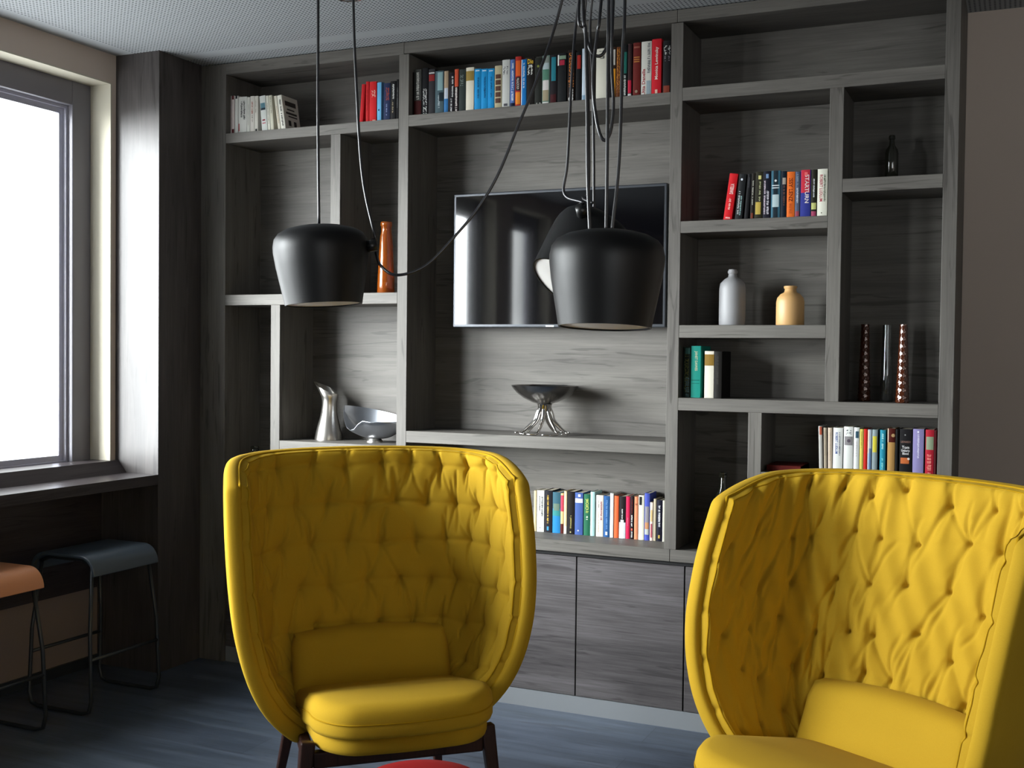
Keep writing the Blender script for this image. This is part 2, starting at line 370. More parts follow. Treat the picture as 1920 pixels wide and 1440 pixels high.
# ---------------------------------------------------------------- books
BOOKS = [
('A', -3.1945, 0.0226, 0.1703, 0, 'd6c9c6', [('b', 0.9, 1, 0.5, 0.9, '5a1f22'), ('b', 0, 0.14, 0.5, 0.95, '5a1f22')], 'thin pinkish white paperback with dark red tabs, first on the top left shelf'),
('A', -3.1684, 0.0167, 0.1683, 0, 'd9d9d4', [('b', 0.92, 1, 0.2, 0.8, '2a2a30')], 'thin pale grey paperback with a small black tab, second on the top left shelf'),
('A', -3.1493, 0.0443, 0.1607, 0, 'dcdcd6', [('g', 0.45, 0.88, 0.28, 0.52, '26262a'), ('g', 0.38, 0.88, 0.6, 0.82, '26262a'), ('b', 0.08, 0.28, 0.02, 0.14, 'b04848')], 'thick white paperback with two lines of black lettering on the top left shelf'),
('A', -3.1033, 0.0154, 0.1564, 0, 'd8d8d0', [('g', 0.2, 0.8, 0.4, 0.6, '98938c')], 'thin plain white paperback, fourth on the top left shelf'),
('A', -3.0862, 0.0222, 0.1596, 0, 'd8d2ca', [('g', 0.5, 0.85, 0.35, 0.65, 'a05040'), ('g', 0.3, 0.48, 0.45, 0.65, '303034')], 'white paperback with a rust red title on the top left shelf'),
('A', -3.0623, 0.0176, 0.1582, 0, 'dad6cc', [('g', 0.55, 0.9, 0.3, 0.5, '6a625a'), ('b', 0, 0.1, 0.3, 0.8, '303034')], 'narrow cream paperback with a black foot mark beside the picture paperback, top left shelf'),
('A', -3.0226, 0.0291, 0.1557, -5.5, 'dde0dc', [('b', 0.62, 0.8, 0.1, 0.9, '5f8796'), ('b', 0.6, 0.66, 0.1, 0.9, '34424c'), ('b', 0.3, 0.34, 0.25, 0.75, '903040'), ('b', 0.22, 0.25, 0.2, 0.8, 'c07078')], 'leaning white paperback with blue picture and red oval on the top left shelf'),
('A', -2.9902, 0.0134, 0.1547, -5, 'e4e2d6', [('g', 0.2, 0.8, 0.3, 0.6, '8a8478')], 'slim leaning white paperback just right of the one with the blue picture'),
('A', -2.9747, 0.0147, 0.1548, -5, 'dedbc8', [('g', 0.5, 0.95, 0.4, 0.7, '8a8478')], 'slim leaning cream paperback before the gap in the top left row'),
('A', -2.937, 0.0134, 0.151, -9, 'e2dccc', [('g', 0.2, 0.7, 0.4, 0.7, 'b08a60')], 'slim leaning paperback with pale brown title touching the last one on the top left shelf'),
('A', -2.9212, 0.0224, 0.1513, -9, 'eceade', [('g', 0.12, 0.88, 0.35, 0.75, '303038')], 'leaning white paperback, last of the white row, its printed cover showing'),
('A', -2.5284, 0.0162, 0.161, 4, 'c8232a', [], 'thin leaning red book at the left of the red pair on the top left shelf'),
('A', -2.4976, 0.0151, 0.1701, 0, 'cf2a2e', [('g', 0.3, 0.8, 0.4, 0.6, 'a01c20')], 'slim upright red book between the leaning one and the thick red one'),
('A', -2.4808, 0.033, 0.1678, 0, 'd5282c', [('g', 0.62, 0.78, 0.3, 0.9, 'f0b8a8'), ('b', 0.02, 0.06, 0.5, 0.9, 'f0b8a8')], 'thick red book with pale lettering on the top left shelf'),
('A', -2.4434, 0.0257, 0.1617, 0, '6fb4e0', [('b', 0, 1, 0.8, 1, '20304a'), ('o', 0.3, 0.35, 0.004, '20406a')], 'light blue book beside the red books on the top left shelf'),
('A', -2.4122, 0.0296, 0.1553, 0, '2a3558', [('g', 0.55, 0.88, 0.35, 0.9, 'a04a3a'), ('g', 0.15, 0.45, 0.4, 0.6, '8a9ac0')], 'navy book with a rust title on the top left shelf'),
('A', -2.3803, 0.0254, 0.1613, 0, '202022', [('g', 0.55, 0.92, 0.4, 0.75, 'e0e0dc'), ('g', 0.2, 0.5, 0.35, 0.6, 'a89a80')], 'black book with white lettering near the post on the top left shelf'),
('A', -2.3515, 0.0117, 0.1663, 0, '1d1c1e', [('g', 0.3, 0.8, 0.3, 0.5, '9a9a98')], 'thin black book against the post at the right end of the top left shelf'),
('B', -2.2871, 0.015, 0.1789, 0, '1c1414', [], 'black book in the dark corner, first on the shelf above the television'),
('B', -2.2692, 0.0328, 0.1885, 0, '4e4f4c', [('g', 0.36, 0.94, 0.3, 0.75, 'd8d8d0'), ('b', 0, 0.33, 0, 1, '4a1c1c')], 'grey book with tall white title and dark red foot above the television'),
('B', -2.2324, 0.0269, 0.1911, 0, '1b1b1e', [('g', 0.02, 0.3, 0.15, 0.85, 'e8e8e4'), ('g', 0.32, 0.62, 0.15, 0.85, 'd8d8d4')], 'black book with big white capitals up its lower spine above the television'),
('B', -2.2025, 0.0282, 0.184, 0, '333236', [('b', 0.74, 0.88, 0.05, 0.95, '8c2a2a'), ('b', 0.9, 0.93, 0.05, 0.95, 'd8d8d8')], 'dark grey book with a red block under a white line above the television'),
('B', -2.1722, 0.0378, 0.1736, 0, '4c6068', [('b', 0.55, 0.97, 0.3, 0.9, '8fb0b4'), ('g', 0.15, 0.45, 0.35, 0.6, 'b0bcc0'), ('b', 0.3, 0.5, 0.5, 1, '202c34')], 'mottled teal and slate book on the shelf above the television'),
('B', -2.1314, 0.0187, 0.1707, 0, 'b09a80', [('b', 0.35, 0.6, 0.05, 0.95, 'c4ccdc'), ('b', 0, 0.35, 0, 1, '3a78b0')], 'narrow book with tan top and blue lower half above the television'),
('B', -2.1102, 0.0244, 0.1621, 0, '1e1a20', [('g', 0.4, 0.92, 0.55, 0.85, 'e4e4e4'), ('g', 0.05, 0.35, 0.35, 0.65, 'e4e4e4')], 'black book with two white vertical lines of lettering above the television'),
('B', -2.0837, 0.0166, 0.1733, 0, '2e2428', [('b', 0.6, 1, 0, 1, 'd0583c'), ('g', 0.02, 0.58, 0.15, 0.75, 'e6dcd8')], 'narrow book with orange upper half and white lettering above the television'),
('B', -2.0641, 0.0289, 0.1703, 0, '343c3a', [('g', 0.62, 0.86, 0.15, 0.7, '7e8a84')], 'dark green grey book left of the cream one above the television'),
('B', -2.0332, 0.0344, 0.1747, 0, 'ebe5d2', [('b', 0.7, 0.92, 0, 1, 'a08848')], 'cream book with a broad gold band above the television'),
('B', -1.9958, 0.0281, 0.166, 0, '2196d6', [('g', 0.3, 0.8, 0.45, 0.75, '10507c'), ('b', 0.94, 0.97, 0.2, 0.8, 'c0e0f4')], 'bright blue hardback next to the cream one, first of three above the television'),
('B', -1.9664, 0.0282, 0.1632, 0, '2398d8', [('g', 0.3, 0.8, 0.45, 0.75, '10507c'), ('b', 0.94, 0.97, 0.2, 0.8, 'c0e0f4')], 'bright blue hardback in the middle of the three above the television'),
('B', -1.9369, 0.0276, 0.1615, 0, '2096d8', [('g', 0.3, 0.8, 0.45, 0.7, '10507c'), ('b', 0.93, 0.96, 0.2, 0.8, 'c0e0f4')], 'bright blue hardback beside the beige banded one, last of three above the television'),
('B', -1.9069, 0.0304, 0.17, 0, 'c2b998', [('b', 0.7, 0.8, 0.12, 0.88, '5f4136'), ('b', 0.56, 0.67, 0.12, 0.88, '5f4136'), ('b', 0.42, 0.53, 0.12, 0.88, '5f4136'), ('b', 0.28, 0.39, 0.12, 0.88, '5f4136'), ('b', 0.14, 0.25, 0.12, 0.88, '5f4136')], 'beige book with five dark brown blocks down the spine'),
('B', -1.8745, 0.032, 0.1897, 0, 'cfd0cc', [('g', 0.7, 0.86, 0.15, 0.8, '3a3c44'), ('b', 0.05, 0.1, 0.25, 0.75, '505058')], 'tall pale grey book with black lettering high on the spine above the television'),
('B', -1.84, 0.0191, 0.188, 0, '5a78b8', [('g', 0.15, 0.92, 0.3, 0.8, 'dfe6f4'), ('b', 0, 0.1, 0.1, 1, '1c2440')], 'blue violet book with white lettering above the television'),
('B', -1.8183, 0.0242, 0.197, 0, 'b8322c', [('b', 0.62, 0.92, 0.1, 0.9, 'ec6a2c'), ('b', 0.33, 0.6, 0.1, 0.9, '3a2c2c'), ('g', 0.36, 0.58, 0.3, 0.7, 'e0d8d0'), ('b', 0.06, 0.3, 0.1, 0.9, 'f09030')], 'red and orange book with a dark title block above the television'),
('B', -1.7926, 0.0212, 0.1833, 0, '1f7cc8', [('b', 0, 1, 0, 0.14, 'e8eef4'), ('g', 0.4, 0.92, 0.35, 0.7, 'd4e8f8')], 'narrow blue book with a white left edge above the television'),
('B', -1.7694, 0.0323, 0.1903, 0, '1e1a18', [('h', 0.86, 0.96, 0.1, 0.85, 'e0b83c', 'Die'), ('g', 0.64, 0.84, 0.1, 0.8, 'e8e8e0'), ('b', 0.04, 0.08, 0.1, 0.4, 'c8a040')], 'black book with small yellow and white lettering at the top above the television'),
('B', -1.7356, 0.029, 0.1845, 0, '2a2c28', [('o', 0.82, 0.5, 0.005, '8a9444'), ('g', 0.01, 0.06, 0.1, 0.9, 'd0d0cc')], 'dark book with an olive round emblem near the top above the television'),
('B', -1.7045, 0.0308, 0.1895, 0, '6f8a80', [('b', 0.85, 0.98, 0.1, 0.9, '8f9890'), ('b', 0.72, 0.85, 0.1, 0.9, 'b8c8cc'), ('b', 0.5, 0.72, 0.1, 0.9, '5a8874'), ('b', 0.3, 0.5, 0.1, 0.9, 'dcd6d4'), ('b', 0.08, 0.3, 0.1, 0.9, 'a89c80'), ('b', 0.01, 0.06, 0.1, 0.9, 'e8e8e4')], 'green and white landscape spine beside the dark one with the round emblem'),
('B', -1.6717, 0.0284, 0.1895, 0, '221e22', [('b', 0.47, 0.95, 0.2, 0.85, '2c8494'), ('b', 0, 0.2, 0.1, 0.9, '4a1c20')], 'dark book with a long teal title block and maroon foot'),
('B', -1.6405, 0.0357, 0.1919, 0, '1e2022', [('b', 0.76, 0.97, 0, 0.16, 'f0f0ec'), ('b', 0.88, 0.95, 0.2, 0.95, '90a890'), ('b', 0.76, 0.86, 0.25, 0.8, 'b83048')], 'black book with white, green and red patch at the top above the television'),
('B', -1.5994, 0.0287, 0.1999, 0, '241a16', [('T', 0.3, 0.95, 0.1, 0.9, 'd88038', 'KÖNIGSBERG'), ('T', 0.02, 0.27, 0.15, 0.85, 'f0f0ec', 'Cato')], 'black book with tall orange capitals down the spine above the television'),
('B', -1.5658, 0.0237, 0.1903, 0, '18191b', [('b', 0.66, 0.93, 0.25, 0.85, 'b03028')], 'black book with a red mark near the top behind the hanging cords'),
('B', -1.5402, 0.0219, 0.2003, 0, 'cddbe8', [('b', 0, 0.12, 0.1, 0.9, '88a8c0')], 'pale blue narrow book behind the hanging cords above the television'),
('B', -1.516, 0.0291, 0.195, 0, '2e2624', [('g', 0.1, 0.95, 0.55, 0.85, 'd4cfc4')], 'dark brown book with white vertical script behind the hanging cords'),
('B', -1.4836, 0.0469, 0.1933, 0, 'e6e3d4', [('g', 0.78, 0.95, 0.25, 0.75, '5a5a58')], 'thick cream book behind the cord loop above the television'),
('B', -1.4343, 0.0138, 0.1876, 0, '1c1c20', [], 'thin black book right of the thick cream book'),
('B', -1.4191, 0.015, 0.1939, 0, '38261c', [('b', 0.02, 0.58, 0.15, 0.9, 'e0982c'), ('b', 0.65, 0.95, 0.3, 0.8, 'c8c4bc')], 'brown book with an orange lower spine above the television'),
('B', -1.4026, 0.0154, 0.1922, 0, '6a3c20', [('g', 0.12, 0.97, 0.1, 0.9, 'e8a040')], 'brown book filled with orange lettering above the television'),
('B', -1.3854, 0.007, 0.1948, 0, '19191b', [], 'thin black book beside the brown one with orange lettering'),
('B', -1.3765, 0.0174, 0.1983, 0, '171a1c', [('b', 0.46, 0.86, 0.25, 0.85, '256e64'), ('g', 0.05, 0.42, 0.2, 0.7, 'c8ccc8')], 'black book with a green title strip above the television'),
('B', -1.3571, 0.0146, 0.1995, 0, '3a2628', [('b', 0.08, 0.32, 0.05, 0.95, 'c82844'), ('b', 0, 0.07, 0.05, 0.95, 'dcdcdc')], 'dark book with crimson lower spine and white foot above the television'),
('B', -1.3373, 0.028, 0.2007, 0, '702824', [('b', 0.9, 0.93, 0.1, 0.9, 'a06050'), ('b', 0.72, 0.74, 0.1, 0.9, 'c08040'), ('b', 0.68, 0.7, 0.1, 0.9, 'c08040'), ('b', 0.64, 0.66, 0.1, 0.9, 'c08040'), ('o', 0.1, 0.5, 0.0055, 'a08a74')], 'dark red leather look book with gilt lines above the television'),
('B', -1.3053, 0.039, 0.2013, 0, 'dcdad2', [('T', 0.02, 0.5, 0.08, 0.42, 'a02c34', 'Utta Danella'), ('g', 0.42, 0.97, 0.6, 0.9, '70747a'), ('b', 0.02, 0.28, 0.55, 0.95, 'a4b4bc')], 'white book with red name lettering beside the bright red one'),
('B', -1.2649, 0.0362, 0.2064, 0, 'd02430', [('T', 0.28, 0.86, 0.35, 0.75, 'f4e0d8', 'Monica Lewinsky'), ('b', 0.02, 0.1, 0.4, 0.65, 'f0c8b8')], 'thick bright red book with white name lettering above the television'),
('B', -1.222, 0.029, 0.1965, 0, '232224', [('g', 0.74, 0.9, 0.1, 0.95, 'e4e4e0'), ('g', 0.62, 0.72, 0.15, 0.9, '8a808a'), ('b', 0.03, 0.16, 0.1, 0.9, '8c4030')], 'black book with white lettering and rusty foot, last above the television'),
('C', -0.9882, 0.0302, 0.1666, 7.5, 'd01e26', [('T', 0.56, 0.78, 0.3, 0.75, 'f4d8d4', 'DANIELLA'), ('g', 0.2, 0.46, 0.35, 0.65, 'f0b0a8'), ('b', 0.03, 0.06, 0.25, 0.8, 'f0b8b0')], 'leaning bright red paperback at the left end of the upper right row'),
('C', -0.9461, 0.0253, 0.1634, 5, '232527', [('g', 0.1, 0.62, 0.18, 0.45, 'b4b8b8'), ('g', 0.1, 0.52, 0.52, 0.75, '9cc0c0'), ('o', 0.88, 0.45, 0.004, 'dfe6f0')], 'leaning black paperback with grey lettering beside the red one'),
('C', -0.9124, 0.0147, 0.1628, 4, '18181b', [('g', 0.7, 0.92, 0.3, 0.6, '4a4a50')], 'plain black leaning paperback, third in the upper right row'),
('C', -0.8913, 0.0131, 0.1639, 1.5, '26221e', [('g', 0.3, 0.86, 0.3, 0.65, 'b8b8ac'), ('b', 0.02, 0.14, 0.2, 0.8, '7a3a2a')], 'narrow dark paperback with a grey title and rust foot in the upper right row'),
('C', -0.8764, 0.0275, 0.1681, 1, '2e2c20', [('b', 0.1, 0.36, 0.12, 0.8, 'c0a850'), ('b', 0.84, 0.92, 0.4, 0.75, 'e4dc90'), ('g', 0.38, 0.8, 0.5, 0.75, 'b4b890')], 'dark olive paperback with a gold panel low on the spine'),
('C', -0.8464, 0.0262, 0.1688, 0, '1c1c28', [('g', 0.1, 0.8, 0.12, 0.36, 'c8b8c4'), ('g', 0.1, 0.58, 0.5, 0.82, 'e0dce4'), ('b', 0.85, 0.94, 0.4, 0.75, '7a98c0')], 'black paperback with two lilac white vertical titles in the upper right row'),
('C', -0.8177, 0.0317, 0.1689, 0, '3e6c80', [('b', 0, 1, 0.25, 0.75, '1f2c34'), ('b', 0.68, 0.7, 0.1, 0.9, 'dfe8ec'), ('b', 0.63, 0.65, 0.1, 0.9, 'dfe8ec'), ('b', 0.24, 0.5, 0.15, 0.88, 'b8ccd0'), ('o', 0.79, 0.5, 0.004, 'f0f0f0')], 'teal paperback with white bars and a pale block'),
('C', -0.7836, 0.0192, 0.1654, 0, '14202e', [('b', 0.72, 0.86, 0.3, 0.9, 'b0a498'), ('g', 0.25, 0.7, 0.4, 0.8, '6a4a40')], 'navy paperback with a brown title left of the orange one'),
('C', -0.7623, 0.0272, 0.1621, 0, 'e87028', [('t', 0.35, 0.86, 0.25, 0.75, '6a2810', 'ISSY LENZ'), ('g', 0.1, 0.34, 0.3, 0.7, 'b85020')], 'bright orange paperback with dark capitals down the spine'),
('C', -0.7334, 0.016, 0.1608, 0, '59627a', [('g', 0.32, 0.66, 0.3, 0.7, 'c8d0dc'), ('b', 0.03, 0.14, 0.1, 0.9, 'a04858'), ('g', 0.7, 0.95, 0.3, 0.7, '8a9aa4')], 'slate blue paperback with a red foot right of the orange one'),
('C', -0.7153, 0.0347, 0.1657, 0, '343c90', [('b', 0.52, 1, 0.05, 0.93, 'c83244'), ('t', 0.3, 0.9, 0.45, 0.85, 'f0e4e4', 'STARTURN'), ('b', 0.88, 0.95, 0.4, 0.7, 'f07070')], 'paperback with crimson upper half and royal blue lower half'),
('C', -0.6786, 0.0191, 0.165, 0, '26261c', [('g', 0.42, 0.8, 0.35, 0.65, 'd4d8dc'), ('b', 0.16, 0.3, 0.1, 0.95, 'c8cc80'), ('b', 0.02, 0.12, 0.1, 0.95, 'a84868')], 'black paperback with lime cross and pink foot in the upper right row'),
('C', -0.657, 0.0339, 0.1657, 0, 'ecebdc', [('t', 0.32, 0.88, 0.22, 0.54, 'a83248', 'ROBERT LUDLUM'), ('g', 0.32, 0.88, 0.62, 0.82, '5c6450'), ('o', 0.08, 0.45, 0.002, '606450')], 'thick white paperback with a red author name at the end of the upper right row'),
('D', -1.1312, 0.0264, 0.1861, 0, '2a3630', [('g', 0.1, 0.85, 0.2, 0.8, '7a7a40'), ('b', 0.86, 0.98, 0.3, 0.95, '4a7a74'), ('g', 0.02, 0.4, 0.3, 0.9, '6a8a90')], 'dark green book with speckled gold and grey spine beside the post'),
('D', -1.102, 0.0356, 0.1899, 0, '2ea898', [('t', 0.52, 0.9, 0.35, 0.7, 'e0e0b8', 'JANET DAWES'), ('b', 0.33, 0.345, 0.08, 0.92, '1c7468'), ('b', 0.27, 0.28, 0.08, 0.92, '1c7468')], 'turquoise book with a cream title on the short shelf'),
('D', -1.0511, 0.0343, 0.1713, 0, 'e8e2d2', [('b', 0.69, 0.93, 0, 1, '8f7030')], 'cream book with a gold band on the short shelf'),
('D', -1.0146, 0.0269, 0.1704, 0, '201e1c', [('g', 0.3, 0.9, 0.3, 0.6, '3a3834')], 'black book right of the cream one on the short shelf'),
('E', -0.6334, 0.0122, 0.1682, -2, 'b8b6b0', [('b', 0.82, 0.99, 0.3, 1, 'b05840')], 'grey paperback with a rust corner, first in the lower right row'),
('E', -0.617, 0.0103, 0.1633, -1.5, 'a89c88', [('g', 0.4, 0.95, 0.3, 0.5, '8a7a64')], 'narrow tan paperback, second in the lower right row'),
('E', -0.6035, 0.0142, 0.1638, -1, 'ccbca8', [('g', 0.3, 0.95, 0.4, 0.6, 'a08a74')], 'pinkish beige paperback left of the white one with blue capitals'),
('E', -0.588, 0.0322, 0.1646, 0, 'e2e4e0', [('t', 0.45, 0.9, 0.22, 0.5, '3c5494', 'ROBERT LUDLUM'), ('g', 0.42, 0.9, 0.6, 0.75, '50546a')], 'white paperback with blue capitals in the lower right row'),
('E', -0.5523, 0.0309, 0.1699, 0, 'e4e6e2', [('g', 0.84, 0.93, 0.15, 0.85, '50545c'), ('b', 0.62, 0.8, 0.08, 0.95, '8a8688'), ('o', 0.71, 0.55, 0.006, '58505a')], 'tall white paperback with a grey portrait on the spine'),
('E', -0.5187, 0.0186, 0.1682, 0, 'e2e6e4', [('b', 0.78, 0.92, 0.3, 0.85, '3a5868'), ('g', 0.4, 0.72, 0.4, 0.6, 'b8a8a8')], 'white paperback with a dark blue square in the lower right row'),
('E', -0.4984, 0.0118, 0.1629, 0, 'd8c860', [('g', 0.6, 0.95, 0.3, 0.55, 'a08c28')], 'yellow paperback in the lower right row'),
('E', -0.4853, 0.0118, 0.1634, 0, 'c82a20', [], 'slim red paperback beside the yellow one'),
('E', -0.4722, 0.0124, 0.1622, 0, 'b4c0cc', [('b', 0.5, 0.98, 0, 0.3, 'e8c8b0'), ('b', 0, 0.6, 0.3, 1, '6a86ac')], 'pale blue paperback right of the slim red one'),
('E', -0.4578, 0.0173, 0.1628, 0, '8c9ca0', [('b', 0.52, 0.86, 0.1, 0.9, 'ccc040')], 'grey paperback with a yellow title block in the lower right row'),
('E', -0.4322, 0.0186, 0.1624, 0, '2a8ca4', [('g', 0.6, 0.92, 0.3, 0.65, 'b8e4e4'), ('g', 0.1, 0.4, 0.3, 0.65, '8ad8d8')], 'teal paperback in the lower right row'),
('E', -0.4074, 0.024, 0.1685, 0, 'b08850', [('b', 0.72, 1, 0.15, 1, '4c1810'), ('o', 0.86, 0.75, 0.006, 'c0a070'), ('b', 0.72, 1, 0, 0.12, 'e0c8b0')], 'tan paperback with a dark portrait at the top'),
('E', -0.381, 0.0087, 0.1666, 0, '141314', [], 'thin black paperback between the tan and the black picture one'),
('E', -0.3682, 0.0393, 0.1684, 0, '1b1a1c', [('h', 0.72, 0.76, 0.1, 0.9, '8a6a60', 'LEONARDO'), ('h', 0.6, 0.66, 0.2, 0.8, 'dcdcdc', 'Tom'), ('h', 0.54, 0.59, 0.15, 0.85, 'dcdcdc', 'Umberto'), ('h', 0.48, 0.53, 0.25, 0.75, 'dcdcdc', 'Blood'), ('b', 0.3, 0.42, 0.1, 0.8, 'c06838'), ('o', 0.4, 0.75, 0.004, 'e8e4e0'), ('o', 0.88, 0.45, 0.0025, '8a8a8a')], 'wide black paperback with white title and orange face picture'),
('E', -0.3256, 0.0348, 0.1699, 0, '9088b8', [('g', 0.42, 0.9, 0.4, 0.6, 'd8d4ec'), ('b', 0.92, 0.96, 0.4, 0.56, 'e4e4f0')], 'lavender paperback in the lower right row'),
('E', -0.2854, 0.0268, 0.1687, 0, 'b02434', [('b', 0.6, 0.86, 0.08, 0.95, '8f9c80'), ('g', 0.1, 0.5, 0.2, 0.75, 'e08880')], 'crimson paperback with a sage green panel in the lower right row'),
('E', -0.257, 0.0071, 0.1676, 0, '4a1418', [], 'thin maroon paperback against the right stile'),
('F', -1.7717, 0.0111, 0.1643, 0, 'd8c8a0', [], 'thin cream paperback at the edge of the left armchair, low shelf'),
('F', -1.7586, 0.031, 0.1667, 0, 'e6e6e0', [('g', 0.5, 0.88, 0.3, 0.5, '303038'), ('g', 0.38, 0.88, 0.62, 0.85, '383840'), ('o', 0.1, 0.5, 0.002, '303038')], 'white paperback with black lettering near the left end of the low shelf'),
('F', -1.7252, 0.0322, 0.1687, 0, '24232a', [('g', 0.22, 0.88, 0.35, 0.55, 'e0b84c'), ('b', 0.05, 0.14, 0.35, 0.6, '4a9ac8')], 'black paperback with a gold title line on the low shelf'),
('F', -1.6905, 0.0329, 0.1633, 0, '2c84c0', [('b', 0.6, 1, 0, 1, '3c6474'), ('b', 0.55, 0.72, 0.1, 0.9, '6c8070'), ('b', 0.42, 0.55, 0, 1, '3c8c8c')], 'blue and teal seascape paperback on the low shelf'),
('F', -1.6557, 0.0126, 0.1606, 0, 'e8c48c', [('b', 0.55, 0.95, 0, 1, 'd8485c'), ('b', 0, 0.24, 0, 1, '5a2420')], 'narrow paperback with pink top, cream middle and brown foot'),
('F', -1.6415, 0.0117, 0.1699, 0, 'f0d4a8', [('b', 0, 0.18, 0, 1, 'f0ece4')], 'narrow peach paperback on the low shelf'),
('F', -1.6278, 0.0307, 0.17, 0, '1e1a1c', [('g', 0.14, 0.44, 0.4, 0.62, 'a89c5c'), ('o', 0.05, 0.5, 0.003, 'c8bc80')], 'black paperback with dim gold lettering and round foot emblem on the low shelf'),
('F', -1.5952, 0.0337, 0.1674, 0, '4660a0', [('b', 0.76, 0.86, 0.03, 0.97, 'e0e0ec'), ('b', 0.9, 0.96, 0.4, 0.7, 'e0e0ec'), ('o', 0.1, 0.45, 0.003, 'f0f0f4')], 'blue paperback with a white block near the top on the low shelf'),
('F', -1.5577, 0.0258, 0.1635, 0, '2a6a50', [('g', 0.55, 0.88, 0.25, 0.8, 'c0c860'), ('g', 0.34, 0.52, 0.4, 0.7, 'e4ecd8')], 'green paperback with yellow green title on the low shelf'),
('F', -1.53, 0.0177, 0.174, 0, 'b4dcdc', [], 'plain pale aqua paperback on the low shelf'),
('F', -1.5059, 0.0291, 0.1624, 0, 'ece4d8', [('g', 0.4, 0.85, 0.6, 0.85, 'a0545c'), ('g', 0.7, 0.88, 0.28, 0.45, '3a3638'), ('g', 0.1, 0.6, 0.3, 0.42, 'b09a80')], 'cream paperback with maroon lettering on the low shelf'),
('F', -1.4748, 0.0241, 0.1614, 0, '2e5c94', [('g', 0.2, 0.9, 0.4, 0.7, '6a94c8'), ('b', 0.05, 0.13, 0.35, 0.7, 'dfe6f0')], 'mid blue paperback with pale blue lettering on the low shelf'),
('F', -1.4483, 0.0135, 0.1731, 0, 'ecf0ee', [], 'plain narrow white paperback on the low shelf'),
('F', -1.4308, 0.0178, 0.1639, 0, 'e8683c', [], 'orange paperback on the low shelf'),
('F', -1.4106, 0.0256, 0.1637, 0, '201a1c', [('b', 0, 0.38, 0, 1, 'e6e8ee'), ('b', 0.38, 0.44, 0.25, 0.75, 'e6e8ee'), ('g', 0.46, 0.7, 0.4, 0.6, 'e8e8e8')], 'black paperback with a white bottle shape on its lower spine'),
('F', -1.3831, 0.0159, 0.1647, 0, 'd02450', [('g', 0.3, 0.5, 0.4, 0.6, 'f07890')], 'crimson pink paperback on the low shelf'),
('F', -1.3658, 0.015, 0.1668, 0, '241618', [('g', 0.3, 0.56, 0.3, 0.65, 'ececec'), ('b', 0.2, 0.25, 0.3, 0.7, 'f06858'), ('g', 0.6, 0.92, 0.4, 0.6, '8c2430'), ('g', 0.02, 0.18, 0.3, 0.7, 'd8d8d8')], 'black paperback with red and white lettering on the low shelf'),
('F', -1.3489, 0.0149, 0.1658, 0, 'e08c68', [('b', 0.8, 0.84, 0.2, 0.8, 'a06048')], 'salmon paperback on the low shelf'),
('F', -1.3321, 0.0222, 0.1722, 0, 'f0ecd8', [('b', 0.78, 0.97, 0.1, 0.6, '1c1c1e')], 'cream paperback with a black square at the top of the spine'),
('F', -1.308, 0.0199, 0.1818, 0, '4a58b4', [('b', 0.36, 0.72, 0.1, 0.9, '8c8890'), ('b', 0.24, 0.38, 0.1, 0.9, 'c08a60'), ('b', 0.12, 0.24, 0.1, 0.9, 'b8bcb8')], 'blue violet paperback with a mottled middle, tallest near the post'),
('F', -1.2858, 0.0118, 0.148, 0, 'ecdcd0', [('b', 0.08, 0.44, 0.2, 0.8, 'a85060'), ('b', 0.5, 0.8, 0.15, 0.85, 'd8b880')], 'short cream paperback with a maroon lower strip'),
('F', -1.2713, 0.0096, 0.1618, 0, 'c0b49c', [], 'thin beige paperback left of the last black one'),
('F', -1.2593, 0.0214, 0.1586, 0, '1c1c2c', [('g', 0.35, 0.86, 0.3, 0.7, 'e0e0e4'), ('b', 0.07, 0.15, 0.35, 0.65, 'c8a850')], 'black paperback with a thick white title near the post, low shelf'),
('F', -1.2356, 0.0083, 0.1582, 0, 'd8d6c4', [], 'thin cream paperback against the post on the low shelf')]

SHELF = {'A': (2.329, .03, .12, 'books on the top left shelf'), 'B': (2.338, .03, .15, 'books on the top shelf above the television'),
 'C': (1.866, .03, .12, 'paperbacks on the upper right shelf'), 'D': (1.223, .04, .14, 'books at the left end of the short shelf'),
 'E': (.967, .03, .12, 'paperbacks on the lower right shelf'), 'F': (.664, .155, .09, 'paperbacks on the low shelf under the television')}
_mc = {}
def bmat(h, rough=.45):
    if h not in _mc: _mc[h] = mat('book_ink_' + h, tuple(v * .64 for v in hexc(h)[:3]), .58, spec=.09)
    return _mc[h]
def text_mesh(txt):
    cu = bpy.data.curves.new('lettering', 'FONT'); cu.body = txt; cu.size = 1; cu.resolution_u = 2; cu.offset = .022
    o = bpy.data.objects.new('lettering', cu); C.objects.link(o)
    me = bpy.data.meshes.new_from_object(o.evaluated_get(bpy.context.evaluated_depsgraph_get()))
    V = [tuple(v.co) for v in me.vertices]; F = [tuple(p.vertices) for p in me.polygons]
    bpy.data.objects.remove(o); bpy.data.curves.remove(cu); bpy.data.meshes.remove(me)
    x0 = min(v[0] for v in V); x1 = max(v[0] for v in V); y0 = min(v[1] for v in V); y1 = max(v[1] for v in V)
    return [((v[0] - x0) / (x1 - x0), (v[1] - y0) / (y1 - y0)) for v in V], F
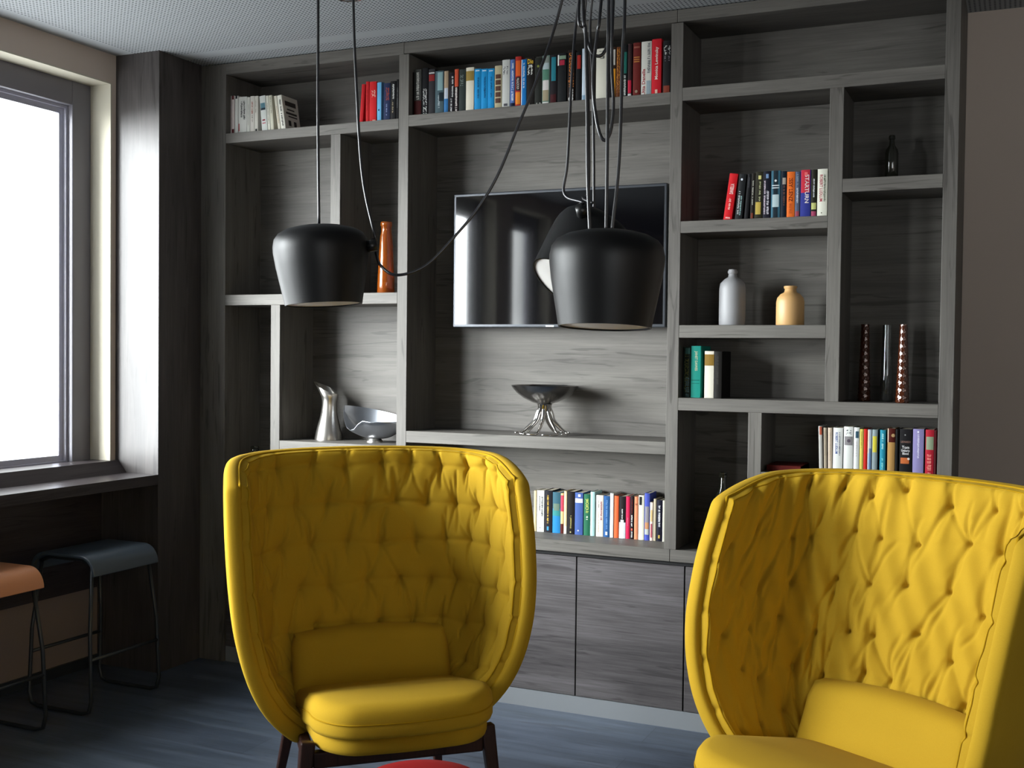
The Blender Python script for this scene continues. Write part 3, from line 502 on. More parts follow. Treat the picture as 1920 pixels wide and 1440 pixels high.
def make_book(i, rec):
    s, X, wd, h, lean, col, dec, label = rec
    z, y, dep, grp = SHELF[s]; rnd = random.Random(i * 7 + 3)
    a = math.radians(lean)
    t = empty('book', (X, y, z + (wd * math.sin(a) if a > 0 else 0) + .0002), label, 'book', grp)
    t.rotation_euler = (0, a, 0)
    dep = dep * (.94 + .1 * rnd.random()); tk = .0012; n = 6
    sag = min(.0022, wd * .12)
    def sp(u): return sag * (2 * u - 1) ** 2           # rounded spine
    outer = [(wd * k / n, sp(k / n)) for k in range(n + 1)]
    prof = [(0, dep)] + outer + [(wd, dep), (wd - tk, dep)] + [(wd * (1 - k / n) if 0 < k < n else (wd - tk if k == 0 else tk), sp(1 - k / n) + tk) for k in range(n + 1)] + [(tk, dep)]
    R = [[(p[0], p[1], zz) for p in prof] for zz in (0, h)]
    mb = MB(); m_ = len(prof); V = R[0] + R[1]; F = [(j, (j + 1) % m_, m_ + (j + 1) % m_, m_ + j) for j in range(m_)]
    for base, rev in ((0, 1), (m_, 0)):
        quads = [(0, 1, 2 * n + 3 + 1 + 0, 2 * n + 3 + 1 + 1)] if 0 else []
        # caps: left board, spine strip, right board
        lb = [0, 1, m_ - 2, m_ - 1]; rb = [n + 1, n + 2, n + 3, n + 4]
        st = [[1 + k, 2 + k, m_ - 3 - k, m_ - 2 - k] for k in range(n)]
        for q in [lb, rb] + st:
            q = [base + j for j in q]; F.append(tuple(reversed(q)) if rev else tuple(q))
    mb.add(V, F); smooth_by_angle(fixn(mb.build('cover', bmat(col), t)), 30)
    MB().box(tk, wd - tk, tk + sag, dep - .002, .0015, h - .0018).build('page_block', M['pages'], t)
    lift = .00025
    def patch(pts_uv, faces, m_h, nm, lf):
        V = [(u * wd, sp(u) - lf, v_ * h) for u, v_ in pts_uv]; link(nm, V, faces, bmat(m_h, .4), t)
    if 'printed cover' in label:
        P_ = MB()
        for (y0_, y1_, z0_, z1_) in ((.02, .10, .72, .86), (.03, .085, .60, .64), (.02, .10, .48, .54), (.035, .10, .40, .44), (.03, .05, .14, .30), (.07, .09, .14, .30)):
            P_.add([(wd + .0003, y_, z_ * h) for y_, z_ in ((y0_, z0_), (y1_, z0_), (y1_, z1_), (y0_, z1_))], [(0, 1, 2, 3)])
        P_.build('cover_print', bmat('4a4644'), t)
    k_ = 0
    for d_ in dec:
        k_ += 1; lf = lift * (1 + .6 * k_); kind = d_[0]
        if kind == 'b':
            _, v0, v1, u0, u1, c_ = d_; q = 4
            pts = [(u0 + (u1 - u0) * j / q, vv) for vv in (v0, v1) for j in range(q + 1)]
            patch(pts, [(j, j + 1, q + 2 + j, q + 1 + j) for j in range(q)], c_, 'title_band', lf)
        elif kind == 'o':
            _, v0, u0, r, c_ = d_
            pts = [(u0 + r * math.cos(2 * PI * j / 14) / wd, v0 + r * math.sin(2 * PI * j / 14) / h) for j in range(14)]
            patch(pts, [tuple(range(14))], c_, 'emblem', lf)
        elif kind in 'tTh':
            _, v0, v1, u0, u1, c_, txt = d_; P, Fc = text_mesh(txt)
            if kind == 'h': pts = [(u0 + (u1 - u0) * p_[0], v0 + (v1 - v0) * p_[1]) for p_ in P]
            elif kind == 't': pts = [(u0 + (u1 - u0) * p_[1], v1 - (v1 - v0) * p_[0]) for p_ in P]
            else: pts = [(u1 - (u1 - u0) * p_[1], v0 + (v1 - v0) * p_[0]) for p_ in P]
            patch(pts, Fc, c_, 'title', lf)
        elif kind == 'g':                                # lettering too small to read: short strokes
            _, v0, v1, u0, u1, c_ = d_; pts = []; Fc = []; v_ = v0; un = u1 - u0
            st = min(.004, un * wd * .6) / h
            while v_ < v1:
                if rnd.random() < .12: v_ += st * .9; continue
                L_ = st * (.45 + .3 * rnd.random()); a0 = u0 + un * .25 * rnd.random(); a1 = u1 - un * .15 * rnd.random()
                b_ = len(pts); ve = min(v_ + L_, v1)
                pts += [(a0, v_), (a1, v_), (a1, ve), (a0, ve)]; Fc.append((b_, b_ + 1, b_ + 2, b_ + 3))
                if rnd.random() < .6:
                    b_ = len(pts); um = a0 + (a1 - a0) * (.0 if rnd.random() < .5 else .7)
                    pts += [(um, ve), (um + un * .28, ve), (um + un * .28, ve + st * .35), (um, ve + st * .35)]; Fc.append((b_, b_ + 1, b_ + 2, b_ + 3))
                v_ += st
            if pts: patch(pts, Fc, c_, 'title', lf)
    return t
for i, rec in enumerate(BOOKS): make_book(i, rec)
# one book lying flat
t = empty('book', (-.80, .045, .9672), 'dark red book lying flat left of the lower right row', 'book', 'paperbacks on the lower right shelf')
fixn(bevel(MB().box(-.02, .10, 0, .17, 0, .022).build('cover', bmat('5c1c18'), t), .001))
MB().box(-.0205, .1, .002, .168, .002, .020).build('page_block', M['pages'], t)

# ---------------------------------------------------------------- ornaments on the shelves
def vessel(name, loc, prof, m_, label, cat, fn=None, n=40, group=None):
    o = MB().lathe(prof, n=n, fn=fn, cap0=True, cap1=True).build(name, m_, None)
    smooth_by_angle(fixn(o), 50); o.location = loc; return tag(o, label, cat, group)
def hollow(prof, t_=.003):
    inner = [(max(r - t_, .001), z) for r, z in reversed(prof)]
    inner[-1] = (inner[-1][0], prof[0][1] + t_); return prof + inner
vessel('stone_bottle', (-.9665, .10, 1.4882), hollow([(.001, 0), (.044, 0), (.0475, .004), (.048, .06), (.048, .135), (.0445, .155), (.030, .170), (.0165, .178), (.0145, .190), (.0175, .193), (.0175, .200), (.0145, .203), (.0145, .206)], .004), M['greyst'], 'tall grey stoneware bottle with small neck on the middle right shelf', 'bottle')
vessel('stone_jar', (-.7565, .10, 1.4882), hollow([(.001, 0), (.047, 0), (.0495, .004), (.0495, .085), (.046, .100), (.035, .113), (.022, .120), (.0195, .131), (.023, .135), (.0235, .141), (.021, .143)], .004), M['tanst'], 'squat tan stoneware jar on the middle right shelf', 'jar')
am = vessel('amber_bottle', (-2.447, .12, 1.6232), hollow([(.001, 0), (.034, 0), (.037, .004), (.036, .05), (.030, .17), (.0255, .245), (.0215, .262), (.0215, .285), (.0245, .288), (.0245, .301), (.022, .304)], .003), M['amber'], 'tall slender amber glass bottle on the upper left shelf near the post', 'bottle')
dk = vessel('glass_bottle', (-.424, .15, 1.9892), hollow([(.001, 0), (.020, 0), (.0225, .003), (.0225, .100), (.020, .115), (.010, .130), (.0085, .150), (.011, .152), (.011, .160), (.009, .165)], .002), M['dkglass'], 'small dark clear glass bottle alone on the small upper right shelf', 'bottle')
vessel('glass_bottle', (-3.119, .12, .6642), hollow([(.001, 0), (.036, 0), (.038, .004), (.038, .16), (.030, .19), (.014, .225), (.0135, .265), (.0185, .267), (.0185, .274), (.0165, .276), (.0185, .278), (.0185, .287)], .002), M['dkglass'], 'dark glass bottle whose rim just shows above the left armchair', 'bottle')
vessel('glass_bottle', (-.995, .12, .6642), hollow([(.001, 0), (.036, 0), (.038, .004), (.038, .16), (.030, .19), (.014, .225), (.0115, .262), (.0155, .264), (.0155, .272), (.012, .274), (.0145, .276), (.0145, .282)], .002), M['dkglass'], 'dark glass bottle whose rim just shows above the right armchair', 'bottle')
# hobnail candle columns
def hob(a, z): return 1 + .10 * max(0, math.sin(a * 9 + (math.floor(z / .0125) % 2) * PI)) * max(0, math.sin(PI * (z / .0125 % 1)))
def column(loc, label, r0, r1, h):
    pr = [(.001, 0)] + [(r0 + (r1 - r0) * k / 88, h * k / 88) for k in range(89)] + [(r1 - .004, h), (r1 - .004, h * .9), (.001, h * .9)]
    return vessel('hobnail_vase', loc, pr, M['copper'], label, 'vase', fn=hob, n=54, group='studded glass vases')
column((-.502, .15, 1.2232), 'dim studded copper brown vase, left of the three tall ones on the right shelf', .021, .013, .272)
column((-.366, .07, 1.2232), 'studded amber vase with bright glints, right of the three tall ones', .022, .0115, .268)
vessel('clear_vase', (-.425, .13, 1.2232), hollow([(.001, 0), (.021, 0), (.022, .003), (.019, .12), (.0155, .24), (.0155, .268)], .0025), M['clear'], 'smooth clear tall vase between the two studded vases', 'vase')
# silver jug with a slanted mouth
n = 40; R = []
JL = [(0, 0, -.060, .060), (.004, .004, -.061, .061), (.03, .03, -.056, .056), (.06, .06, -.049, .050), (.09, .09, -.040, .042), (.12, .12, -.033, .037), (.15, .15, -.029, .035),
      (.172, .166, -.030, .036), (.192, .178, -.036, .039), (.213, .188, -.048, .041), (.234, .195, -.063, .042), (.253, .200, -.078, .041)]
def jug_ring(zl, zr, xl, xr, k):
    f = max(0, zl - .16) / .09; cx = (xl + xr) / 2; hx = (xr - xl) / 2 * k; hy = (.061 if zl < .01 else (min(hx, .045) if zl > .1 else hx)) * (1 - .15 * f); out = []
    for j in range(n):
        a = 2 * PI * j / n; c_, s_ = math.cos(a), math.sin(a)
        out.append((cx + hx * c_, hy * s_ * (1 - .6 * f * max(0, -c_) ** 2), (zl + zr) / 2 + (zr - zl) / 2 * c_))
    return out
R = [jug_ring(*q, 1) for q in JL] + [jug_ring(q[0] + .003, q[1] + .003, q[2], q[3], .94) for q in reversed(JL[:-1])]
R[-1] = [(p[0], p[1], .005) for p in R[-1]]; R[-2] = [(p[0], p[1], .009) for p in R[-2]]
j_ = smooth_by_angle(fixn(MB().rings(R).build('silver_jug', M['silver'])), 50); j_.location = (-2.748, .15, .9942)
tag(j_, 'brushed silver jug with a slanted pointed spout on the lower left shelf', 'jug')
# leaf shaped silver bowl
nu, nv = 48, 20; V = []; F = []
for sgn in (0, 1):
    for i in range(nu + 1):
        s_ = -1 + 2 * i / nu
        wl = .088 * (1 - abs(s_) ** 2.4) ** .75 + .001
        base = .016 + .112 * max(0, -s_ - .1) ** 2.0 * 1.2 + .075 * max(0, s_ - .2) ** 2 * 1.5
        near = float(np.interp(s_, [-1, -.8, -.62, -.45, -.3, -.15, 0, .2, .5, 1], [.150, .095, .062, .050, .055, .078, .092, .088, .090, .092]))
        far = float(np.interp(s_, [-1, 0, .5, 1], [.150, .122, .108, .094]))
        for j in range(nv + 1):
            q = -1 + 2 * j / nv; rim = max(near if q < 0 else far, base + .001)
            V.append((s_ * .160, q * wl, base + (rim - base) * abs(q) ** 2.2 + (.0028 if sgn else 0)))
o1 = (nu + 1) * (nv + 1)
for i in range(nu):
    for j in range(nv):
        a = i * (nv + 1) + j; F.append((a, a + 1, a + nv + 2, a + nv + 1)); F.append((o1 + a, o1 + a + nv + 1, o1 + a + nv + 2, o1 + a + 1))
for i in range(nu):
    for j in (0, nv):
        a = i * (nv + 1) + j; F.append((a, a + nv + 1, o1 + a + nv + 1, o1 + a))
for i in (0, nu):
    for j in range(nv):
        a = i * (nv + 1) + j; F.append((a, a + 1, o1 + a + 1, o1 + a))
lb = empty('leaf_bowl', (-2.505, .135, .9942), 'silver leaf shaped bowl with raised tips beside the jug', 'bowl', rz=math.radians(-4))
smooth_by_angle(fixn(link('bowl', V, F, mat('soft_silver', 'b0b4bc', .28, 1), lb)), 60)
MB().lathe([(.001, 0), (.036, 0), (.034, .006), (.026, .0175)], n=30).build('foot', M['silver'], lb)
# pedestal bowl on writhing silver arms
pb = empty('pedestal_bowl', (-1.712, .113, 1.0592), 'shallow dark silver bowl raised on curling silver tentacle legs', 'bowl')
smooth_by_angle(fixn(MB().lathe([(.001, .119), (.020, .119), (.050, .128), (.085, .145), (.112, .165), (.130, .186), (.1345, .194), (.1325, .195), (.127, .187), (.108, .168), (.080, .149), (.045, .132), (.001, .127)], n=56).build('bowl', M['pewter'], pb)), 50)
smooth_by_angle(fixn(MB().lathe([(.001, .086), (.024, .086), (.0285, .095), (.0275, .112), (.031, .121), (.001, .121)], n=30).build('collar', M['chrome'], pb)), 60)
rn = random.Random(4)
for k in range(8):
    a = 2 * PI * k / 8 + .25; da = rn.uniform(-.35, .35); rr = rn.uniform(.095, .122)
    P = [(.017 * math.cos(a), .017 * math.sin(a), .104), (.028 * math.cos(a), .028 * math.sin(a), .082)]
    for f_, z_ in ((.38, .056), (.60, .034), (.78, .018), (.95, .007)):
        an = a + da * f_; P.append((rr * f_ * math.cos(an), rr * f_ * math.sin(an), z_))
    an = a + da * 2.2; P.append((rr * 1.04 * math.cos(an), rr * 1.04 * math.sin(an), .0055)); an = a + da * 3.6; P.append((rr * .98 * math.cos(an), rr * .98 * math.sin(an), .006))
    Q = spline(P, 6); rad = [.0105 - .0075 * (i / (len(Q) - 1)) ** .8 for i in range(len(Q))]
    MB().tube(Q, rad, 8).build('leg', M['chrome'], pb, smooth=True)
# small dark wire ball behind the left lamp
wr = empty('wire_ball', (-2.83, .12, 1.6232), 'dark wire ball ornament almost hidden behind the left pendant lamp', 'ornament')
mb = MB()
for k in range(7):
    a = PI * k / 7; ax = Vector((math.cos(a), math.sin(a), .5 * math.sin(k * 2.1))).normalized(); e1 = ax.orthogonal().normalized(); e2 = ax.cross(e1)
    mb.tube([Vector((0, 0, .085)) + (e1 * math.cos(q * PI / 16) + e2 * math.sin(q * PI / 16)) * .083 for q in range(32)], .0018, 6, close=True)
mb.build('wire_cage', M['clampm'], wr, smooth=True)

# ---------------------------------------------------------------- pendant lamps
SHP = [(.098, 0), (.1015, .02), (.109, .06), (.1165, .10), (.1213, .135), (.1215, .150), (.118, .168), (.108, .182), (.090, .192), (.065, .1985), (.035, .2015), (.001, .202)]
def lamp(loc, R3, label, cords, clamp_ang, hgt=1.0):
    t = empty('pendant_lamp', loc, label, 'pendant lamp', 'black dome pendant lamps')
    def tr(p): return R3 @ Vector(p)
    pr = [(.001, 0)]
    prof = [(r, z * hgt) for r, z in SHP]
    out = []; n = 64
    inner = [(max(r - .0035, .001), z - (.0035 if i > 5 else 0)) for i, (r, z) in reversed(list(enumerate(prof)))]
    def rg(r, z): return [tr((r * math.cos(2 * PI * j / n), r * math.sin(2 * PI * j / n), z)) for j in range(n)]
    Rg = [rg(r, z) for r, z in inner] + [rg(r, z) for r, z in prof]
    sh = smooth_by_angle(fixn(MB().rings(Rg).build('lamp_shade', M['black'], t)), 60)
    smooth_by_angle(fixn(MB().rings([rg(.0945, .0035), rg(.0975, .0045), rg(.0975, .0075), rg(.085, .013), rg(.03, .016), rg(.001, .0165)], True, True).build('diffuser', M['white'], t)), 50)
    a = clamp_ang; cx, sx_ = math.cos(a), math.sin(a); rr = .1213
    def rad(r, z, dz=0, s=0): return tr((r * cx - s * sx_, r * sx_ + s * cx, z))
    cl = MB().tube([rad(rr - .004, .142), rad(rr + .024, .146)], .015, 16)
    cl.tube([rad(rr + .012, .132), rad(rr + .014, .162)], .006, 10)
    cl.build('side_clamp', M['clampm'], t, smooth=True)
    for P in cords:
        Q = [Vector(p) - Vector(loc) for p in spline(P, 10)]
        MB().tube(Q, .0038, 8).build('cord', M['cord'], t, smooth=True)
    return t
Id = Matrix.Identity(3)
def tilt(ax, ang): return Matrix.Rotation(math.radians(ang), 3, Vector(ax))
CZc = CZ - .001
# lamp axis passes through the cord entry on top
RL = tilt((.911, .411, 0), -1.5) @ tilt((-.41, .91, 0), -3.5)
topL = Vector((-1.640, -1.570, 1.697)); locL = topL - RL @ Vector((0, 0, .202))
aL = math.atan2(.35, .92)
clL = locL + RL @ Vector((.143 * math.cos(aL), .143 * math.sin(aL), .155))
lamp(tuple(locL), RL, 'black dome pendant lamp hanging alone on the left, its cord swagging to the right', [
    [(-1.642, -1.571, 1.697), (-1.651, -1.566, 2.002), (-1.656, -1.561, 2.275), (-1.660, -1.560, CZc)],
    [tuple(clL), (-1.543, -1.523, 1.826), (-1.563, -1.525, 2.071), (-1.574, -1.524, 2.276), (-1.585, -1.52, CZc)],
    [tuple(clL + Vector((0, 0, -.03))), (-1.464, -1.560, 1.592), (-1.416, -1.561, 1.568), (-1.350, -1.53, 1.594), (-1.279, -1.496, 1.677), (-1.232, -1.473, 1.744), (-1.192, -1.452, 1.824), (-1.152, -1.431, 1.937), (-1.106, -1.407, 2.07), (-1.055, -1.38, 2.262), (-.95, -1.44, CZc - .02)]], aL)
topR = Vector((-.797, -1.750, 1.634)); RR = tilt((.911, .411, 0), -3.2) @ tilt((-.41, .91, 0), 1.5); locR = topR - RR @ Vector((0, 0, .202))
lamp(tuple(locR), RR, 'large black dome pendant lamp in front of the television, nearest of the lamps', [
    [(-.831, -1.767, 1.630), (-.838, -1.766, 1.751), (-.842, -1.764, 1.897), (-.848, -1.763, 2.054), (-.854, -1.764, 2.121), (-.88, -1.72, CZc - .02)],
    [(-.800, -1.753, 1.632), (-.801, -1.749, 1.785), (-.804, -1.744, 2.009), (-.805, -1.741, 2.122), (-.815, -1.70, CZc - .02)],
    [(-.789, -1.748, 1.632), (-.778, -1.739, 1.785), (-.776, -1.731, 2.01), (-.774, -1.727, 2.122), (-.79, -1.68, CZc - .02)],
    [(-.90, -1.56, CZc - .02), (-.909, -1.644, 2.162), (-.897, -1.641, 2.097), (-.883, -1.636, 2.05), (-.865, -1.628, 2.038), (-.851, -1.621, 2.059), (-.843, -1.616, 2.115), (-.846, -1.60, 2.25), (-.86, -1.56, CZc - .02)],
    [(-.85, -1.58, CZc - .02), (-.847, -1.672, 2.147), (-.853, -1.676, 2.077), (-.859, -1.681, 2.007), (-.859, -1.683, 1.949), (-.849, -1.68, 1.874), (-.836, -1.675, 1.842), (-.823, -1.669, 1.86), (-.818, -1.665, 1.92), (-.823, -1.665, 2.008), (-.823, -1.661, 2.147), (-.83, -1.60, CZc - .02)]], PI * .35)
# third lamp, tipped over so that its white underside shows
ax = Vector((_R.x, _R.y, 0)).normalized() * -.56 + Vector((_F.x, _F.y, 0)).normalized() * -.34 + Vector((0, 0, -.76)); ax.normalize()
RB = Vector((0, 0, -1)).rotation_difference(ax).to_matrix()
locB = Vector((-1.078, -1.288, 1.556))
aB = max(range(72), key=lambda k: (RB @ Vector((math.cos(k * PI / 36), math.sin(k * PI / 36), 0))).dot(Vector((0, 0, .55)) - _F * .7 - _R * .25)) * PI / 36
cB = locB + RB @ Vector((.145 * math.cos(aB), .145 * math.sin(aB), .16))
pc = locB - ax * .18
lamp(tuple(locB), RB, 'tilted black pendant lamp behind the nearest one, white underside showing', [
    [tuple(cB), (-1.079, -1.293, cB.z + .03), (-1.073, -1.288, 1.876), (-1.067, -1.278, 2.11), (-1.056, -1.268, 2.288), (-.98, -1.36, CZc - .02)],
    [tuple(cB + Vector((.02, .01, 0))), (-1.035, -1.273, cB.z + .02), (-1.022, -1.266, 1.805), (-1.027, -1.263, 2.014), (-1.034, -1.262, 2.151), (-1.039, -1.261, 2.289), (-.96, -1.34, CZc - .02)],
    [(-1.024, -1.22, 1.735), (-1.029, -1.212, 1.886), (-1.036, -1.21, 2.095), (-1.042, -1.206, 2.305), (-.93, -1.30, CZc - .02)]], aB)
cr_ = empty('ceiling_rose', (-.90, -1.52, CZ), 'round black ceiling rose gathering the cords of the pendant lamps', 'ceiling rose')
MB().lathe([(.001, -.03), (.12, -.03), (.125, -.024), (.125, 0), (.001, 0)], n=40).build('canopy', M['black'], cr_)
for x_, y_ in ((-1.660, -1.560), (-1.585, -1.52)):
    o = MB().lathe([(.001, -.016), (.012, -.016), (.016, 0), (.001, 0)], n=20).build('ceiling_hook', M['clampm']); o.location = (x_, y_, CZ)
    tag(o, 'small black cord hook in the ceiling above the left lamp', 'hook', 'cord hooks above the left lamp')
sl = empty('ceiling_spotlight', (-2.183, -.60, CZ), 'small round chrome recessed spotlight in the perforated ceiling', 'ceiling light')
smooth_by_angle(fixn(MB().lathe([(.030, -.002), (.036, -.012), (.048, -.014), (.058, -.010), (.062, 0), (.028, 0)], n=40, cap0=False, cap1=False).build('trim_ring', M['chrome'], sl)), 60)
MB().lathe([(.001, -.004), (.031, -.004), (.031, 0), (.001, 0)], n=30).build('lens', mat('frosted_lens', '6a6462', .3), sl)

# ---------------------------------------------------------------- armchairs
def ip(z, zs, vs): return np.interp(z, zs, vs)
def Wd(z): return ip(z, [.20, .25, .30, .35, .42, .50, .60, .72, .85, 1.0, 1.1], [.155, .227, .284, .330, .373, .404, .428, .441, .447, .447, .437])
def Yf(z): return ip(z, [.2, .25, .32, .40, .50, .60, .70, .85, 1.0, 1.1], [.02, -.02, -.07, -.105, -.125, -.125, -.115, -.07, -.005, .04])
def Yb(z): return ip(z, [.2, .30, .5, .7, 1.1], [.2, .24, .30, .34, .40])
PW = .66
def shell(t, v):
    t = np.asarray(t, float); v = np.asarray(v, float); a = np.abs(t)
    s = np.clip((a - .74) / .26, 0, 1); q = 1 - np.sqrt(np.maximum(0, 1 - s * s))
    zt = 1.075 - .015 * a - .066 * q; zb = .265 + 0 * a
    z = zb + (zt - zb) * v; th = t * PI / 2
    x = Wd(z) * np.sign(t) * np.abs(np.sin(th)) ** PW
    y = Yb(z) + (Yf(z) - Yb(z)) * (1 - np.abs(np.cos(th)) ** PW)
    return np.stack([x, y, z], -1)
def smoothP(P, it):
    for _ in range(it):
        Q = P.copy(); Q[1:-1] = P[1:-1] * .5 + (P[2:] + P[:-2]) * .25; P = Q.copy()
        Q[:, 1:-1] = P[:, 1:-1] * .5 + (P[:, 2:] + P[:, :-2]) * .25; P = Q
    return P
def grid_normals(P):
    dt = np.gradient(P, axis=0); dv = np.gradient(P, axis=1); n = np.cross(dt, dv)
    n /= np.linalg.norm(n, axis=-1, keepdims=True) + 1e-9
    c = np.array([0, 0, .7]); s = np.sign(np.sum(n[n.shape[0] // 2, n.shape[1] // 2] * (c - P[P.shape[0] // 2, P.shape[1] // 2])))
    return n * s
def gridfaces(a, b): return [(i * b + j, (i + 1) * b + j, (i + 1) * b + j + 1, i * b + j + 1) for i in range(a - 1) for j in range(b - 1)]
def tparam(n):                                            # even spacing along the curve
    t = np.linspace(-1, 1, 801); P = shell(t, .55 + 0 * t); s = np.concatenate([[0], np.cumsum(np.linalg.norm(np.diff(P, axis=0), axis=1))])
    return np.interp(np.linspace(0, s[-1], n), s, t), s[-1]
def rrect(hw, y0, y1, rf, rb, n=8):
    """plan outline, front corners (y0) radius rf, back corners rb, bulged front"""
    pts = []
    for cx, cy, r, a0 in ((hw - rb, y1 - rb, rb, 0), (-hw + rb, y1 - rb, rb, 90), (-hw + rf, y0 + rf, rf, 180), (hw - rf, y0 + rf, rf, 270)):
        for k in range(n + 1):
            a = math.radians(a0 + 90 * k / n); pts.append((cx + r * math.cos(a), cy + r * math.sin(a)))
    out = []
    for i in range(len(pts)):                              # subdivide long edges
        a, b_ = pts[i], pts[(i + 1) % len(pts)]; d_ = math.dist(a, b_); m_ = max(1, int(d_ / .03))
        for k in range(m_): out.append((a[0] + (b_[0] - a[0]) * k / m_ + .012, a[1] + (b_[1] - a[1]) * k / m_))
    return out
def pad(outline, prof, zf):
    """stack of inset outlines; prof = (inset, z); zf adds height by position"""
    cx = sum(p[0] for p in outline) / len(outline); cy = sum(p[1] for p in outline) / len(outline); R = []
    for ins, z in prof:
        r = []
        for x_, y_ in outline:
            d_ = math.hypot(x_ - cx, y_ - cy); k = max(0, 1 - ins / d_); X, Y = cx + (x_ - cx) * k, cy + (y_ - cy) * k
            bul = -.035 * (1 - min(1, abs(X) / .26) ** 2) * max(0, (-Y) / .30) ** 3
            r.append((X, Y + bul, z + zf(X, Y)))
        R.append(r)
    return MB().rings(R)
def armchair(loc, rz, seed, label, amp, ragged):
    t = empty('armchair', (loc[0], loc[1], 0), label, 'armchair', 'yellow high-backed armchairs', math.radians(rz))
    rng = np.random.RandomState(seed)
    ta, Ls = tparam(61); va = np.linspace(0, 1, 27)
    T, V_ = np.meshgrid(ta, va, indexing='ij'); P = smoothP(shell(T, V_), 2); Nn = grid_normals(P)
    a, b_ = P.shape[:2]; th = .044; F = gridfaces(a, b_); n0 = a * b_
    Vs = list(P.reshape(-1, 3)) + list((P + Nn * th).reshape(-1, 3))
    F2 = F + [tuple(n0 + i for i in reversed(f)) for f in F]
    bd = [i * b_ for i in range(a)] + [(a - 1) * b_ + j for j in range(1, b_)] + [i * b_ + b_ - 1 for i in range(a - 2, -1, -1)] + [j for j in range(b_ - 2, 0, -1)]
    for i in range(len(bd)):
        p_, q_ = bd[i], bd[(i + 1) % len(bd)]; F2.append((p_, q_, n0 + q_, n0 + p_))
    sh = fixn(link('shell', Vs, F2, M['yellow'], t, smooth=True)); subsurf(sh, 2)
    # quilted lining
    nt_, nv_ = 330, 190
    tb, Ls = tparam(nt_); vb = np.linspace(0, 1, nv_); tm = .993
    T, V_ = np.meshgrid(tb * tm, 0.0 + .988 * vb, indexing='ij')
    P = smoothP(shell(T, V_), 8); Nn = grid_normals(P)
    sarc = (np.linspace(-.5, .5, nt_) * Ls * tm)[:, None] + 0 * V_; Z = P[..., 2]
    e1 = (Ls * tm / 2 - np.abs(sarc)); e2 = (1 - vb)[None, :] * .78 + 0 * sarc; e3 = vb[None, :] * .78 + 0 * sarc
    tufts = []
    for r_ in range(7):
        z0 = 1.012 - .122 * r_; c0 = .0 if r_ % 2 else .056
        for k in range(-8, 9):
            s0 = k * .113 + c0
            if abs(s0) < Ls / 2 - .045: tufts.append((s0 + rng.uniform(-1, 1) * .010 * ragged, z0 + rng.uniform(-1, 1) * .010 * ragged, r_))
    H = np.full(Z.shape, 1.0); crease = np.zeros_like(Z)
    slant = .12 if ragged < 2 else .30
    def fold(s0, z0, s1, z1, A_, wdt, bw=.010, taper=True):
        dx, dz = s1 - s0, z1 - z0; l2 = dx * dx + dz * dz
        u_ = np.clip(((sarc - s0) * dx + (Z - z0) * dz) / l2, 0, 1)
        dd = np.sqrt((sarc - s0 - u_ * dx + rng.uniform(-1, 1) * bw * np.sin(PI * u_)) ** 2 + (Z - z0 - u_ * dz) ** 2)
        prof_ = (1 - .75 * u_) if taper else (.5 + .5 * np.abs(2 * u_ - 1))
        return A_ * np.exp(-(dd / wdt) ** 2) * prof_
    for (s0, z0, r_) in tufts:
        d2 = (sarc - s0) ** 2 + (Z - z0) ** 2
        dk_ = .34 if ragged < 2 else .22; H -= dk_ * np.exp(-d2 / .026 ** 2) + (.34 if ragged < 2 else .32) * np.exp(-d2 / .006 ** 2)
        for (s1, z1, r1) in tufts:
            if r1 == r_ and 0 < s1 - s0 < .15: crease = np.maximum(crease, fold(s0, z0, s1, z1, rng.uniform(.25, .6) * (1 if ragged < 2 else .3), .008, .006, False))
            elif r1 == r_ + 1 and abs(s1 - s0) < .085 and rng.rand() < (.28 if ragged < 2 else .45): crease = np.maximum(crease, fold(s0, z0, s1, z1, rng.uniform(.3, .8), .0065, .012, False))
        for k in range(3 if ragged < 2 else 4):                                  # gathers running off each tuft
            up_ = rng.choice([-1, 1]) * rng.uniform(.045, .11 + .06 * (ragged > 2)); sl_ = rng.uniform(-.30, .30) + slant
            crease = np.maximum(crease, fold(s0, z0, s0 + up_ * sl_, z0 + up_, rng.uniform(.45, 1.0), rng.uniform(.005, .009)))
    for (s0, z0, r_) in tufts:                              # pleats gathered at the top edge
        if r_ == 0:
            for q_ in (0, 1):
                s1, z1 = s0 + rng.uniform(-.03, .03), 1.075
                crease = np.maximum(crease, fold(s1, z1, s0 * (1 - .4 * q_) + s1 * .4 * q_, z0 + .03 * q_, rng.uniform(.6, 1), .007, .004, q_ == 1))
    H -= (.56 if ragged < 2 else .50) * crease
    wr_ = np.zeros_like(Z)
    for k in range(26 if ragged < 2 else 60):
        s0 = rng.uniform(-Ls / 2, Ls / 2); z0 = rng.uniform(.5, 1.05); l_ = rng.uniform(.03, .08); sl_ = rng.uniform(-.3, .3) + slant
        wr_ += rng.uniform(-.5, .8) * np.exp(-((sarc - s0 - sl_ * (Z - z0)) / rng.uniform(.006, .014)) ** 2) * np.exp(-((Z - z0) / l_) ** 2)
    H -= .11 * min(ragged, 1.8) * np.clip(wr_, -1, 1)
    edge = lambda e_, r: np.sqrt(np.clip(1 - (1 - np.clip(e_ / r, 0, 1)) ** 2, 0, 1))
    notch = 1 - .0
    env = edge(e1, .020) * edge(e2, .022) * edge(e3, .02)
    h = .041 + .031 * amp * env * np.clip(H, .12, 1.5)
    if ragged > 2:
        h = h - .0035 * amp * env * (np.sin((sarc + .25 * Z) * 78 + 3 * np.sin(Z * 9)) + .5 * np.sin((sarc - .1 * Z) * 41 + 2))
    P2 = P + Nn * h[..., None]
